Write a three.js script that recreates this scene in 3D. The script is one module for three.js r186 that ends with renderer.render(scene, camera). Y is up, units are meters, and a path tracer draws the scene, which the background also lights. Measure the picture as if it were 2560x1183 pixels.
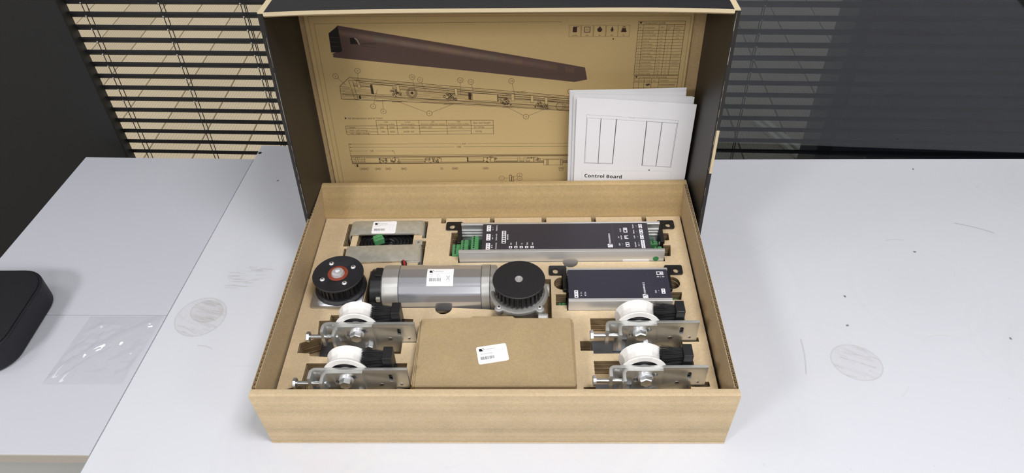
import * as THREE from 'three';
import { RoundedBoxGeometry } from 'three/addons/geometries/RoundedBoxGeometry.js';
import { mergeGeometries, toCreasedNormals } from 'three/addons/utils/BufferGeometryUtils.js';
import { RectAreaLightUniformsLib } from 'three/addons/lights/RectAreaLightUniformsLib.js';

// ------------------------------------------------------------------ camera, sky, lamps, exposure
// y = 0 is the table top, metres; the floor lies at FLOOR
const FLOOR = -0.75, CEIL = 1.95;
const scene = new THREE.Scene();
const camera = new THREE.PerspectiveCamera(2 * Math.atan(591.5 / 1891.346) * 180 / Math.PI, 2560 / 1183, 0.02, 60);
camera.position.set(0.05202, 0.88105, 0.54755);
camera.rotation.set(-0.74815, 0.04005, -0.0341, 'YXZ');
scene.add(camera);
scene.background = new THREE.Color().setRGB(0.90, 0.85, 0.75);
const renderer = new THREE.WebGLRenderer({ antialias: true });
renderer.toneMapping = THREE.LinearToneMapping;
renderer.toneMappingExposure = 1.0;
renderer.shadowMap.enabled = true;
RectAreaLightUniformsLib.init();
// ceiling panels: x, z, radiance
const PANELS = [[-1.75, 1.75, 44], [0.55, 0.45, 24], [-1.75, 0.1, 5], [2.2, 1.35, 12], [0.3, 2.35, 16]];
const LAMP = new THREE.Color().setRGB(1.0, 0.985, 1.0);

// ------------------------------------------------------------------ helpers
let seed = 12345;
const rnd = () => ((seed = (seed * 1664525 + 1013904223) >>> 0) / 4294967296);
const rr = (a, b) => a + (b - a) * rnd();
const used = {};
function numbered(n) { const k = used[n] = (used[n] ?? -1) + 1; return k ? n + '_' + String(k).padStart(3, '0') : n; }
function shade(o) { o.traverse((m) => { if (m.isMesh) { m.castShadow = true; m.receiveShadow = true; } }); return o; }
function thing(name, label, category, pos = [0, 0, 0], rot = [0, 0, 0], group) {
  const o = new THREE.Group(); o.name = numbered(name); o.position.set(...pos); o.rotation.set(...rot); scene.add(o);
  o.userData = { label, category }; if (group) o.userData.group = group;
  return o;
}
function part(name, geo, mat, parent, label) {
  const m = new THREE.Mesh(Array.isArray(geo) ? merge(geo) : geo, mat); m.name = name; m.castShadow = m.receiveShadow = true;
  if (label) m.userData.label = label;
  parent.add(m); return m;
}
function struct(name, geo, mat) { const m = part(name, geo, mat, scene); m.userData.kind = 'structure'; return m; }
function clean(g) { g = g.index ? g.toNonIndexed() : g; for (const k of Object.keys(g.attributes)) if (!['position', 'normal', 'uv'].includes(k)) g.deleteAttribute(k); g.clearGroups?.(); return g; }
function merge(gs) { return mergeGeometries(gs.map(clean)); }
const T = (g, x, y, z) => g.translate(x, y, z);
function box(x0, x1, y0, y1, z0, z1, r = 0) {
  const w = x1 - x0, h = y1 - y0, d = z1 - z0;
  const g = r ? new RoundedBoxGeometry(w, h, d, 2, r) : new THREE.BoxGeometry(w, h, d);
  return g.translate((x0 + x1) / 2, (y0 + y1) / 2, (z0 + z1) / 2);
}
// uv in metres from the dominant normal
function boxUV(g0) {
  const g = clean(g0), p = g.attributes.position, n = g.attributes.normal, uv = new Float32Array(p.count * 2);
  for (let i = 0; i < p.count; i += 3) {
    const ax = Math.abs(n.getX(i) + n.getX(i + 1) + n.getX(i + 2)), ay = Math.abs(n.getY(i) + n.getY(i + 1) + n.getY(i + 2)), az = Math.abs(n.getZ(i) + n.getZ(i + 1) + n.getZ(i + 2));
    for (let k = i; k < i + 3; k++) {
      const x = p.getX(k), y = p.getY(k), z = p.getZ(k);
      const [u, v] = ay >= ax && ay >= az ? [x, z] : ax >= az ? [z, y] : [x, y];
      uv[2 * k] = u; uv[2 * k + 1] = v;
    }
  }
  g.setAttribute('uv', new THREE.BufferAttribute(uv, 2)); return g;
}
function poly(pts) { const s = new THREE.Shape(); pts.forEach(([x, y], i) => i ? s.lineTo(x, y) : s.moveTo(x, y)); s.closePath(); return s; }
function hole(pts) { const s = new THREE.Path(); pts.forEach(([x, y], i) => i ? s.lineTo(x, y) : s.moveTo(x, y)); s.closePath(); return s; }
function circ(cx, cy, r, n = 24) { return Array.from({ length: n }, (_, i) => [cx + r * Math.cos(i / n * 2 * Math.PI), cy + r * Math.sin(i / n * 2 * Math.PI)]); }
function rrect(x0, y0, x1, y1, r, n = 4) {
  const a = []; for (const [cx, cy, t] of [[x1 - r, y1 - r, 0], [x0 + r, y1 - r, 1], [x0 + r, y0 + r, 2], [x1 - r, y0 + r, 3]])
    for (let i = 0; i <= n; i++) { const q = (t + i / n) * Math.PI / 2; a.push([cx + r * Math.cos(q), cy + r * Math.sin(q)]); }
  return a;
}
function slot(cx, cy, half, r, ang, n = 8) {
  const a = []; for (let s = 0; s < 2; s++) for (let i = 0; i <= n; i++) { const q = ang - Math.PI / 2 + s * Math.PI + i / n * Math.PI, d = s ? -half : half; a.push([cx + d * Math.cos(ang) + r * Math.cos(q), cy + d * Math.sin(ang) + r * Math.sin(q)]); }
  return a;
}
function ext(shape, depth, bevel = 0, curveSegments = 12) {
  return new THREE.ExtrudeGeometry(shape, bevel ? { depth: depth - 2 * bevel, bevelEnabled: true, bevelThickness: bevel, bevelSize: bevel, bevelOffset: -bevel, bevelSegments: 2, curveSegments } : { depth, bevelEnabled: false, curveSegments }).translate(0, 0, bevel);
}
// flat plate from (x, z) outline, y0..y1
function plateXZ(pts, holes, y0, y1, bevel = 0) {
  const s = poly(pts.map(([x, z]) => [x, -z])); for (const h of holes) s.holes.push(hole(h.map(([x, z]) => [x, -z])));
  return ext(s, y1 - y0, bevel).rotateX(-Math.PI / 2).translate(0, y0, 0);
}
// upright plate from (x, y) outline, z0..z1
function plateXY(pts, holes, z0, z1, bevel = 0) {
  const s = poly(pts); for (const h of holes) s.holes.push(hole(h));
  return ext(s, z1 - z0, bevel).translate(0, 0, z0);
}
function lathe(pts, n = 48) { return new THREE.LatheGeometry(pts.map(([r, y]) => new THREE.Vector2(Math.max(r, 1e-5), y)), n); }
function cyl(r, h, n = 24, r2 = r) { return new THREE.CylinderGeometry(r2, r, h, n); }
function tube(pts, r, seg = 40, rad = 8) { return new THREE.TubeGeometry(new THREE.CatmullRomCurve3(pts.map((p) => new THREE.Vector3(...p))), seg, r, rad); }
function hexHead(r, h) { return toCreasedNormals(lathe([[0, 0], [r, 0], [r, h * 0.8], [r * 0.86, h], [0, h]], 6), 0.5); }

// ------------------------------------------------------------------ textures
function tex(c, srgb = true, repeat) {
  const t = new THREE.CanvasTexture(c); if (srgb) t.colorSpace = THREE.SRGBColorSpace; t.wrapS = t.wrapT = THREE.RepeatWrapping; t.anisotropy = 8;
  if (repeat) t.repeat.set(...repeat); return t;
}
function canvas(w, h) { const c = document.createElement('canvas'); c.width = w; c.height = h; return [c, c.getContext('2d')]; }
// tileable value noise
function noiseField(n, cells, s0) {
  const g = new Float32Array(cells * cells); let s = s0 >>> 0; for (let i = 0; i < g.length; i++) { s = (s * 1664525 + 1013904223) >>> 0; g[i] = s / 4294967296; }
  const o = new Float32Array(n * n), f = (t) => t * t * (3 - 2 * t);
  for (let y = 0; y < n; y++) for (let x = 0; x < n; x++) {
    const fx = x / n * cells, fy = y / n * cells, x0 = Math.floor(fx), y0 = Math.floor(fy), u = f(fx - x0), v = f(fy - y0), x1 = (x0 + 1) % cells, y1 = (y0 + 1) % cells;
    o[y * n + x] = (g[y0 * cells + x0] * (1 - u) + g[y0 * cells + x1] * u) * (1 - v) + (g[y1 * cells + x0] * (1 - u) + g[y1 * cells + x1] * u) * v;
  }
  return o;
}
function dataTex(n, fn, srgb = true, repeat = [1, 1]) {
  const d = new Uint8Array(n * n * 4);
  for (let i = 0; i < n * n; i++) { const [r, g, b] = fn(i % n, Math.floor(i / n), i); d[4 * i] = r; d[4 * i + 1] = g; d[4 * i + 2] = b; d[4 * i + 3] = 255; }
  const t = new THREE.DataTexture(d, n, n); t.wrapS = t.wrapT = THREE.RepeatWrapping; t.magFilter = THREE.LinearFilter; t.minFilter = THREE.LinearMipmapLinearFilter; t.generateMipmaps = true;
  if (srgb) t.colorSpace = THREE.SRGBColorSpace; t.repeat.set(...repeat); t.needsUpdate = true; return t;
}
const N = 512, nA = noiseField(N, 8, 1), nB = noiseField(N, 64, 2), nC = noiseField(N, 200, 3), nD = noiseField(N, 256, 4), nE = noiseField(N, 24, 5);
const clamp = (v) => Math.max(0, Math.min(255, v));
const KRAFT = [204, 183, 148];
function kraftPixel(x, y, i, streak) {
  let k = 1 + (nA[i] - 0.5) * 0.04 + (nB[i] - 0.5) * 0.03 + (nC[i] - 0.5) * 0.06 + (nD[i] - 0.5) * 0.05;
  if (streak) k += (nE[(y % N) * N] - 0.5) * 0.09 + (nB[(y % N) * N + 7] - 0.5) * 0.05;
  return [clamp(KRAFT[0] * k), clamp(KRAFT[1] * k), clamp(KRAFT[2] * k * (1 - (nE[i] - 0.5) * 0.03))];
}
const kraftTex = dataTex(N, (x, y, i) => kraftPixel(x, y, i, false), true, [4, 4]);
const kraftStreak = dataTex(N, (x, y, i) => kraftPixel(x, y, i, true), true, [4, 4]);
const kraftBump = dataTex(N, (x, y, i) => { const k = 128 + (nC[i] - 0.5) * 120 + (nD[i] - 0.5) * 80; return [k, k, k]; }, false, [4, 4]);
const streakBump = dataTex(N, (x, y, i) => { const k = 128 + (nC[i] - 0.5) * 60 + Math.sin(y / N * 2 * Math.PI * 36) * 40; return [k, k, k]; }, false, [4, 4]);
const fluteTex = dataTex(256, (x, y) => { const wv = y + 9 * Math.sin(x / 256 * 2 * Math.PI * 3) + 5 * Math.sin(x / 256 * 2 * Math.PI * 7 + 1), q = 0.5 + 0.5 * Math.cos(wv / 256 * 2 * Math.PI * 4), e = 0.58 + 0.42 * q; return [168 * e, 142 * e, 102 * e]; }, true, [10, 125]);
const speckle = dataTex(N, (x, y, i) => { const k = 150 + (nB[i] - 0.5) * 90 + (nC[i] - 0.5) * 80 + (nE[i] - 0.5) * 60; return [k, k, k]; }, false, [12, 12]);
const zincTex = dataTex(N, (x, y, i) => { const k = 1 + (nE[i] - 0.5) * 0.08 + (nC[i] - 0.5) * 0.10; return [196 * k, 195 * k, 184 * k]; }, true, [8, 8]);

// ------------------------------------------------------------------ materials
const M = {};
const std = (o) => new THREE.MeshStandardMaterial(o);
const phys = (o) => new THREE.MeshPhysicalMaterial(o);
const lin = (r, g, b) => new THREE.Color().setRGB(r, g, b);
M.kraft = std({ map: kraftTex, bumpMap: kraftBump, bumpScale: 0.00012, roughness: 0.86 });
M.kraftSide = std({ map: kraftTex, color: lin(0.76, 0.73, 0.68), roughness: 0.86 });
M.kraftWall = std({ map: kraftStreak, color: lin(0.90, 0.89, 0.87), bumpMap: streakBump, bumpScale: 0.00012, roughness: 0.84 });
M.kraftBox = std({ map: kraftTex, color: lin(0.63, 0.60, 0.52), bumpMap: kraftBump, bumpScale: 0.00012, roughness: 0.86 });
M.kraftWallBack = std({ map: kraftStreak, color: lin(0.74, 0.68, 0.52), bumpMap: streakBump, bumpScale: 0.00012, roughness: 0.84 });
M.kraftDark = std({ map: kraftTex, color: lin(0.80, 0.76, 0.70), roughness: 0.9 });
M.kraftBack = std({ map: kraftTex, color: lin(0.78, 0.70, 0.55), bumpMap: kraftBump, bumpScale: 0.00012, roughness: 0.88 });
M.flute = std({ map: fluteTex, roughness: 0.92 });
M.rawEdge = std({ color: 0xcfbf9c, roughness: 0.9 });
M.black = phys({ color: lin(0.016, 0.016, 0.019), roughness: 0.5, bumpMap: kraftBump, bumpScale: 0.0001 });
M.blackIn = phys({ color: lin(0.017, 0.015, 0.013), roughness: 0.46 });
M.scuff = std({ color: 0x8c8678, roughness: 0.9 });
M.plastic = phys({ color: lin(0.011, 0.011, 0.013), roughness: 0.42 });
M.plasticFine = phys({ color: lin(0.012, 0.012, 0.015), roughness: 0.5, bumpMap: speckle, bumpScale: 0.00005 });
M.bracketBlack = phys({ color: lin(0.010, 0.010, 0.011), roughness: 0.45, metalness: 0.2 });
M.steel = phys({ color: lin(0.66, 0.67, 0.65), metalness: 0.85, roughness: 0.36 });
M.steelDark = phys({ color: lin(0.20, 0.21, 0.23), metalness: 0.8, roughness: 0.45 });
M.steelCut = phys({ color: lin(0.62, 0.64, 0.66), metalness: 1, roughness: 0.3 });
M.chrome = phys({ color: lin(0.80, 0.81, 0.83), metalness: 0.65, roughness: 0.28 });
M.zinc = phys({ map: zincTex, metalness: 0.5, roughness: 0.38 });
M.zincBlue = phys({ color: lin(0.50, 0.53, 0.58), metalness: 1, roughness: 0.38, bumpMap: speckle, bumpScale: 0.0001 });
M.alu = phys({ color: lin(0.70, 0.70, 0.69), metalness: 0.65, roughness: 0.32 });
M.aluIn = phys({ color: lin(0.62, 0.66, 0.65), metalness: 1, roughness: 0.22 });
M.motor = phys({ color: lin(0.60, 0.615, 0.66), metalness: 0.78, roughness: 0.24, bumpMap: speckle, bumpScale: 0.00002 });
M.cast = phys({ color: lin(0.55, 0.55, 0.53), metalness: 0.8, roughness: 0.48, bumpMap: speckle, bumpScale: 0.00012 });
M.nylon = phys({ color: lin(0.83, 0.82, 0.79), roughness: 0.38, clearcoat: 0.15, clearcoatRoughness: 0.4 });
M.red = phys({ color: lin(0.22, 0.04, 0.018), roughness: 0.5 });
M.green = phys({ color: lin(0.085, 0.29, 0.11), roughness: 0.45 });
M.pcb = phys({ color: lin(0.03, 0.13, 0.055), roughness: 0.4 });
M.dark = std({ color: lin(0.006, 0.006, 0.007), roughness: 0.7 });
M.cable = phys({ color: lin(0.012, 0.012, 0.013), roughness: 0.38 });
M.wireRed = phys({ color: lin(0.4, 0.015, 0.02), roughness: 0.4 });
M.wire = std({ color: lin(0.012, 0.012, 0.014), roughness: 0.6 });
M.paper = std({ color: lin(0.80, 0.80, 0.81), roughness: 0.8 });
M.white = std({ color: lin(0.82, 0.82, 0.82), roughness: 0.55 });
M.wall = std({ color: lin(0.62, 0.61, 0.59), roughness: 0.9 });
M.ceiling = std({ color: lin(0.75, 0.75, 0.74), roughness: 0.95 });
M.floor = std({ color: lin(0.26, 0.25, 0.24), roughness: 0.6 });
M.slat = phys({ color: lin(0.020, 0.020, 0.021), roughness: 0.42 });
M.cord = std({ color: lin(0.012, 0.012, 0.012), roughness: 0.8 });
M.bead = std({ color: lin(0.45, 0.45, 0.45), roughness: 0.5 });
M.charcoal = phys({ color: lin(0.012, 0.0117, 0.011), roughness: 0.6 });
M.glass = phys({ color: lin(0.33, 0.36, 0.40), transmission: 1, thickness: 0, roughness: 0.03, ior: 1.62 });
M.frame = phys({ color: lin(0.13, 0.13, 0.105), roughness: 0.5 });
M.darkWall = std({ color: lin(0.5, 0.5, 0.52), roughness: 0.7 });
M.deck = std({ color: lin(0.60, 0.51, 0.37), roughness: 0.8 });
M.deskGrey = std({ color: lin(0.50, 0.51, 0.48), roughness: 0.6 });
M.edgeBand = std({ color: lin(0.50, 0.46, 0.39), roughness: 0.6 });
M.cardBlack = phys({ color: lin(0.0045, 0.0045, 0.008), roughness: 0.58, bumpMap: speckle, bumpScale: 0.00004 });

// ------------------------------------------------------------------ print helpers
const BRAND = 'SEMARNICE';
function logo(g, x, y, s, color, cut) {   // square emblem with a slanting notch at its upper right
  g.fillStyle = color; g.beginPath(); g.moveTo(x, y); g.lineTo(x + s * 0.55, y); g.quadraticCurveTo(x + s * 0.75, y + s * 0.35, x + s * 0.85, y + s); g.lineTo(x, y + s); g.closePath(); g.fill();
  g.strokeStyle = cut; g.lineWidth = s * 0.13; g.beginPath(); g.moveTo(x + s * 0.62, y + s * 0.05); g.quadraticCurveTo(x + s * 0.9, y + s * 0.2, x + s * 1.05, y + s); g.stroke();
}
function stickerTex(kind) {
  const [c, g] = canvas(480, 360); g.fillStyle = '#f6f6f8'; g.fillRect(0, 0, 480, 360);
  g.fillStyle = '#141414'; g.beginPath(); g.moveTo(42, 46); g.lineTo(82, 46); g.lineTo(104, 100); g.lineTo(42, 100); g.fill();
  g.lineWidth = 8; g.strokeStyle = '#222'; g.beginPath(); g.moveTo(92, 46); g.quadraticCurveTo(120, 50, 124, 76); g.stroke();
  g.fillStyle = '#6b6b6e'; g.font = '30px sans-serif'; g.fillText(BRAND, 140, 84);
  g.strokeStyle = '#8a8a90'; g.lineWidth = 3; g.beginPath(); g.moveTo(60, 112); g.lineTo(440, 112); g.stroke();
  if (kind === 'box') { g.fillStyle = '#77777c'; g.font = '38px sans-serif'; g.fillText('Accessories', 52, 170); }
  else { g.fillStyle = '#b0b0b4'; g.font = '26px sans-serif'; g.fillText(kind === 'motor' ? 'Motor 24 V DC' : 'Fixing set', 44, 146); }
  let x = 46, s = 77; while (x < 258) { s = (s * 1664525 + 1013904223) >>> 0; const w = 2 + (s >>> 24) % 7; g.fillStyle = '#3a3a40'; g.fillRect(x, 214, w, 62); x += w + 3 + (s >>> 16) % 6; }
  g.fillStyle = '#a8a8ac'; g.font = '24px sans-serif'; g.fillText('1 770 210', 90, 318);
  if (kind === 'bracket') { g.strokeStyle = '#d2d2d6'; g.lineWidth = 4; g.strokeRect(352, 150, 66, 120); }
  if (kind === 'motor') {   // bin with a cross and a CE mark
    g.strokeStyle = '#55555a'; g.lineWidth = 5; g.beginPath(); g.moveTo(352, 160); g.lineTo(420, 262); g.moveTo(420, 160); g.lineTo(352, 262); g.stroke(); g.lineWidth = 3; g.strokeRect(364, 182, 44, 62); g.beginPath(); g.moveTo(346, 280); g.lineTo(430, 280); g.stroke();
    g.fillStyle = '#9a9aa0'; g.font = '44px sans-serif'; g.fillText('CE', 56, 196); g.strokeRect(190, 152, 34, 44);
  }
  return tex(c);
}
function sticker(w, h, kind) {   // flat label with rounded corners lying in x-z, top edge to -z
  const g = ext(poly(rrect(-w / 2, -h / 2, w / 2, h / 2, 0.0028)), 0.0002).rotateX(-Math.PI / 2); const p = g.attributes.position, uv = g.attributes.uv;
  for (let i = 0; i < p.count; i++) uv.setXY(i, p.getX(i) / w + 0.5, -p.getZ(i) / h + 0.5);
  return [g, std({ map: stickerTex(kind), roughness: 0.5 })];
}

// ------------------------------------------------------------------ the room
struct('floor', box(-3.2, 3.4, FLOOR - 0.1, FLOOR, -0.82, 4.2), M.floor);
struct('ceiling', box(-3.2, 3.4, CEIL, CEIL + 0.12, -0.82, 4.2), M.ceiling);
struct('wall_left', box(-3.3, -3.2, FLOOR, CEIL, -0.82, 4.2), M.wall);
struct('wall_right', box(3.4, 3.5, FLOOR, CEIL, -0.82, 4.2), M.wall);
struct('wall_front', box(-3.2, 3.4, FLOOR, CEIL, 4.2, 4.3), M.wall);
// wall with the window: sill, lintel, left jamb, right pier
const YAW = Math.atan(0.045);
const wallBack = merge([box(-3.2, 3.4, FLOOR, -0.2, -0.87, -0.79), box(-3.2, 3.4, 0.72, CEIL, -0.87, -0.75), box(-3.2, -0.98, -0.2, 0.72, -0.87, -0.79)]);
struct('wall_back', wallBack, M.wall);
struct('trim_1', box(0.630, 0.662, -0.2, 0.72, -0.80, -0.715, 0.004), M.frame);
struct('wall_panel_right', box(0.664, 3.4, -0.2, 0.72, -0.80, -0.735), M.darkWall);
{ // sliding window: the right pane stands before the blind, the left half is open
  const w = new THREE.Group(); w.name = 'window_1'; w.userData.kind = 'structure'; w.position.set(0, 0, -0.6605); w.rotation.y = -YAW; scene.add(w);
  part('window_pane', box(0.12, 2.7, -0.16, 0.70, -0.002, 0.002), M.glass, w);
  part('window_frame', [box(0.09, 0.12, -0.19, 0.72, -0.006, 0.006, 0.002), box(0.12, 2.7, -0.19, -0.16, -0.006, 0.006, 0.002), box(0.12, 2.7, 0.70, 0.72, -0.006, 0.006, 0.002)], M.frame, w);
}
{ // terrace outside: ribbed boards that run away from the window
  const gr = struct('ground', box(-4.5, 4.5, FLOOR - 0.16, FLOOR - 0.03, -6, -0.87), M.darkWall);
  const ribs = []; const W = 0.18, nr = 15, s = new THREE.Shape(); s.moveTo(-W / 2 + 0.003, -0.028); 
  for (let i = 0; i < nr; i++) { const x0 = -W / 2 + 0.003 + i * (W - 0.006) / nr, w = (W - 0.006) / nr; s.lineTo(x0, -0.0016); s.lineTo(x0 + 0.0012, 0); s.lineTo(x0 + w - 0.0028, 0); s.lineTo(x0 + w - 0.0018, -0.0016); }
  s.lineTo(W / 2 - 0.003, -0.0016); s.lineTo(W / 2 - 0.003, -0.028); s.closePath();
  const board = boxUV(ext(s, 5.0)); const tones = [1, 0.95, 1.04, 0.98].map((k) => std({ color: lin(0.62 * k, 0.55 * k, 0.43 * k), roughness: 0.8 }));
  for (let i = -16; i <= 16; i++) { const b = part('deck_board', board, tones[Math.floor(rnd() * 4)], gr); b.position.set(-1.098 + 0.18 * 6 + i * 0.18, FLOOR, -5.9); }
}
{ // two pale strips added to stand in for a bright streak behind the pane
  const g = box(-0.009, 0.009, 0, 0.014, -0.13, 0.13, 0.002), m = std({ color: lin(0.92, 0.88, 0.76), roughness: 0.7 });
  [[0.925, -1.72, 'left one of two pale strips added on the terrace for a bright streak, seen through the dark pane'], [0.962, -1.715, 'right one of two pale strips added on the terrace for a bright streak, seen through the dark pane']].forEach(([x, z, label]) => {
    const t = thing('streak_strip', label, 'added_strip', [x, FLOOR, z], [0, 0.44, 0], 'added strips on the terrace'); part('strip', g, m, t);
  });
}
const PANEL_LABELS = ['square flush ceiling panel to the front left of the tables, brightest of the five', 'square flush ceiling panel right above the open cardboard box', 'square flush ceiling panel over the side desk, nearest the left of the blind', 'square flush ceiling panel nearest the right wall', 'square flush ceiling panel farthest from the window'];
for (const [x, z, L] of PANELS) {
  const t = thing('ceiling_light', PANEL_LABELS[PANELS.findIndex((p) => p[0] === x && p[1] === z)], 'light', [x, CEIL, z]);
  part('frame', [box(-0.32, 0.32, -0.02, 0, -0.32, -0.3), box(-0.32, 0.32, -0.02, 0, 0.3, 0.32), box(-0.32, -0.3, -0.02, 0, -0.3, 0.3), box(0.3, 0.32, -0.02, 0, -0.3, 0.3)], M.white, t);
  part('diffuser', box(-0.3, 0.3, -0.012, 0, -0.3, 0.3), std({ color: 0xf4f4f4, emissive: LAMP, emissiveIntensity: 2, roughness: 0.6 }), t);
  const l = new THREE.RectAreaLight(LAMP, L, 0.6, 0.6); l.position.set(x, CEIL - 0.025, z); l.rotation.x = -Math.PI / 2; scene.add(l);
}

// ------------------------------------------------------------------ tables
function tableTexture() {   // white worn laminate with ring stains, smudges, scratches and specks; x -0.56..1.6, z -0.70..0.5
  const W = 2048, H = 1138, k = W / 2.16; const [c, g] = canvas(W, H); g.fillStyle = '#d1d4da'; g.fillRect(0, 0, W, H);
  const X = (x) => (x + 0.56) * k, Z = (z) => (z + 0.70) * k;
  const blot = (x, z, r, a, col = '150,146,132') => { const q = g.createRadialGradient(X(x), Z(z), 0, X(x), Z(z), r * k); q.addColorStop(0, `rgba(${col},${a})`); q.addColorStop(0.6, `rgba(${col},${a * 0.6})`); q.addColorStop(1, `rgba(${col},0)`); g.fillStyle = q; g.fillRect(X(x - r), Z(z - r), 2 * r * k, 2 * r * k); };
  for (let i = 0; i < 60; i++) blot(rr(-0.5, 1.5), rr(-0.65, 0.4), rr(0.05, 0.16), 0.035);
  const ring = (x, z, rx, rz, rot) => {
    g.save(); g.translate(X(x), Z(z)); g.rotate(rot); g.strokeStyle = 'rgba(140,135,125,0.26)'; g.lineWidth = 1.3; g.beginPath(); g.ellipse(0, 0, rx * k, rz * k, 0, 0, 7); g.stroke(); g.fillStyle = 'rgba(150,146,135,0.08)'; g.fill(); g.clip();
    for (let i = 0; i < 46; i++) { g.strokeStyle = `rgba(140,136,125,${rr(0.04, 0.2)})`; g.lineWidth = rr(0.6, 2); const y = rr(-1, 1) * rz * k, x0 = rr(-1, 0.6) * rx * k; g.beginPath(); g.moveTo(x0, y); g.quadraticCurveTo(x0 + 8, y + rr(-4, 4), x0 + rr(10, 40), y + rr(-3, 3)); g.stroke(); } g.restore();
  };
  RINGS.forEach((r) => ring(...r));
  for (let i = 0; i < 40; i++) { g.strokeStyle = `rgba(140,132,118,${rr(0.1, 0.3)})`; g.lineWidth = rr(0.6, 1.8); const x = X(rr(-0.452, -0.402)), z = Z(rr(-0.335, -0.284)); g.beginPath(); g.moveTo(x, z); g.lineTo(x + rr(8, 26), z + rr(-3, 4)); g.stroke(); }
  for (const [x0, z0, x1, z1, a] of SCRATCH) { g.strokeStyle = `rgba(120,118,112,${a})`; g.lineWidth = 1.4; g.beginPath(); g.moveTo(X(x0), Z(z0)); g.quadraticCurveTo(X((x0 + x1) / 2) + 4, Z((z0 + z1) / 2) - 3, X(x1), Z(z1)); g.stroke(); }
  for (const [x, z] of SPECK) { g.fillStyle = 'rgba(90,92,98,0.85)'; g.beginPath(); g.ellipse(X(x), Z(z), 2.2, 1.5, rr(0, 3), 0, 7); g.fill(); }
  for (let i = 0; i < 50; i++) { g.fillStyle = `rgba(130,130,132,${rr(0.15, 0.45)})`; g.beginPath(); g.arc(X(rr(-0.5, 1.3)), Z(rr(-0.6, 0.3)), rr(0.5, 1.1), 0, 7); g.fill(); }
  for (let i = 0; i < 26; i++) { g.strokeStyle = `rgba(150,148,142,${rr(0.08, 0.25)})`; g.lineWidth = 1; const x = X(rr(-0.45, 1.2)), z = Z(rr(-0.55, 0.2)); g.beginPath(); g.moveTo(x, z); g.quadraticCurveTo(x + rr(-10, 20), z + rr(-10, 10), x + rr(-15, 40), z + rr(-14, 14)); g.stroke(); }
  return tex(c);
}
const RINGS = [[-0.468, -0.222, 0.0385, 0.0395, 0.45], [-0.462, -0.233, 0.026, 0.022, 0.3], [0.512, -0.131, 0.0355, 0.031, 0.45]];
const SCRATCH = [[0.769, -0.427, 0.825, -0.401, 0.5], [0.444, -0.174, 0.435, -0.11, 0.3], [0.64, -0.385, 0.669, -0.385, 0.25], [-0.455, -0.165, -0.43, -0.158, 0.2]];
const SPECK = [[0.534, -0.259], [0.52, -0.2], [0.677, -0.357], [0.748, -0.174], [0.755, -0.577], [-0.43, -0.56]];
function planarUV(g0, x0, x1, z0, z1) { const g = clean(g0), p = g.attributes.position, uv = g.attributes.uv; for (let i = 0; i < p.count; i++) uv.setXY(i, (p.getX(i) - x0) / (x1 - x0), 1 - (p.getZ(i) - z0) / (z1 - z0)); return g; }
{
  const t = thing('worktable', 'large white worn worktable under the open cardboard box, with ring stains and scuffs', 'table', [0, FLOOR, 0]);
  const top = part('tabletop', planarUV(plateXZ([[-0.4905, -0.674], [-0.34, -0.662], [0.3, -0.6135], [0.4, -0.613], [1.2, -0.602], [1.2, 0.45], [-0.569, 0.45]], [], -0.022, 0, 0.0012), -0.56, 1.6, -0.70, 0.4998), phys({ map: tableTexture(), roughness: 0.42 }), t);
  top.position.y = -FLOOR;
  part('edge_cap', T(new THREE.SphereGeometry(0.0055, 12, 8).scale(1, 0.5, 1), -0.487, -FLOOR - 0.002, -0.648), M.dark, t);
  for (const [x, z] of [[-0.44, -0.58], [1.14, -0.54], [1.14, 0.39], [-0.5, 0.39]]) part('leg', box(x - 0.025, x + 0.025, 0, -FLOOR - 0.022, z - 0.025, z + 0.025, 0.003), M.white, t);
}
{
  const t = thing('side_desk', 'lower white side desk at the left with a beige front edge and grey front', 'desk', [0, FLOOR, 0]);
  const y1 = -FLOOR - 0.003, m = phys({ color: lin(0.54, 0.56, 0.61), roughness: 0.42 });
  // left edge runs from (-0.836,-0.644) to (-0.895, 0.017); right edge tucks against the worktable
  const L = (z) => -0.8356 - (z + 0.644) * 0.0855, R = (z) => -0.4915 - (z + 0.66) * 0.0704 - 0.0028;
  part('desk_top', plateXZ([[L(-0.644), -0.644], [R(-0.632), -0.632], [R(-0.229), -0.229], [L(-0.2315), -0.2315]], [], y1 - 0.018, y1, 0.0006), m, t);
  part('desk_top', plateXZ([[L(-0.2307), -0.2307], [R(-0.2282), -0.2282], [R(0.0175), 0.0175], [L(0.0155), 0.0155]], [], y1 - 0.018, y1, 0.0006), m, t);
  part('edge_band', plateXZ([[L(0.0158), 0.0158], [R(0.0178), 0.0178], [R(0.0188), 0.0188], [L(0.0168), 0.0168]], [], y1 - 0.018, y1 - 0.0003), M.edgeBand, t);
  part('front_panel', box(-0.885, -0.545, 0.06, y1 - 0.018, -0.004, 0.012), M.deskGrey, t);
  part('side_panel', box(-0.828, -0.81, 0, y1 - 0.018, -0.60, -0.004), M.deskGrey, t);
  part('side_panel', box(-0.565, -0.547, 0, y1 - 0.018, -0.60, -0.004), M.deskGrey, t);
  part('back_panel', box(-0.81, -0.565, 0.06, y1 - 0.018, -0.60, -0.585), M.deskGrey, t);
}
{
  const t = thing('partition_panel', 'tall plain charcoal panel standing behind the side desk, left of the blind', 'panel', [0, FLOOR, 0]);
  part('panel', box(-1.9, -0.779, 0.04, 1.35, -0.712, -0.684, 0.003), M.charcoal, t);
  part('foot', box(-1.86, -1.80, 0, 0.04, -0.75, -0.64, 0.004), M.dark, t);
  part('foot', box(-0.95, -0.89, 0, 0.04, -0.75, -0.64, 0.004), M.dark, t);
}
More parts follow.
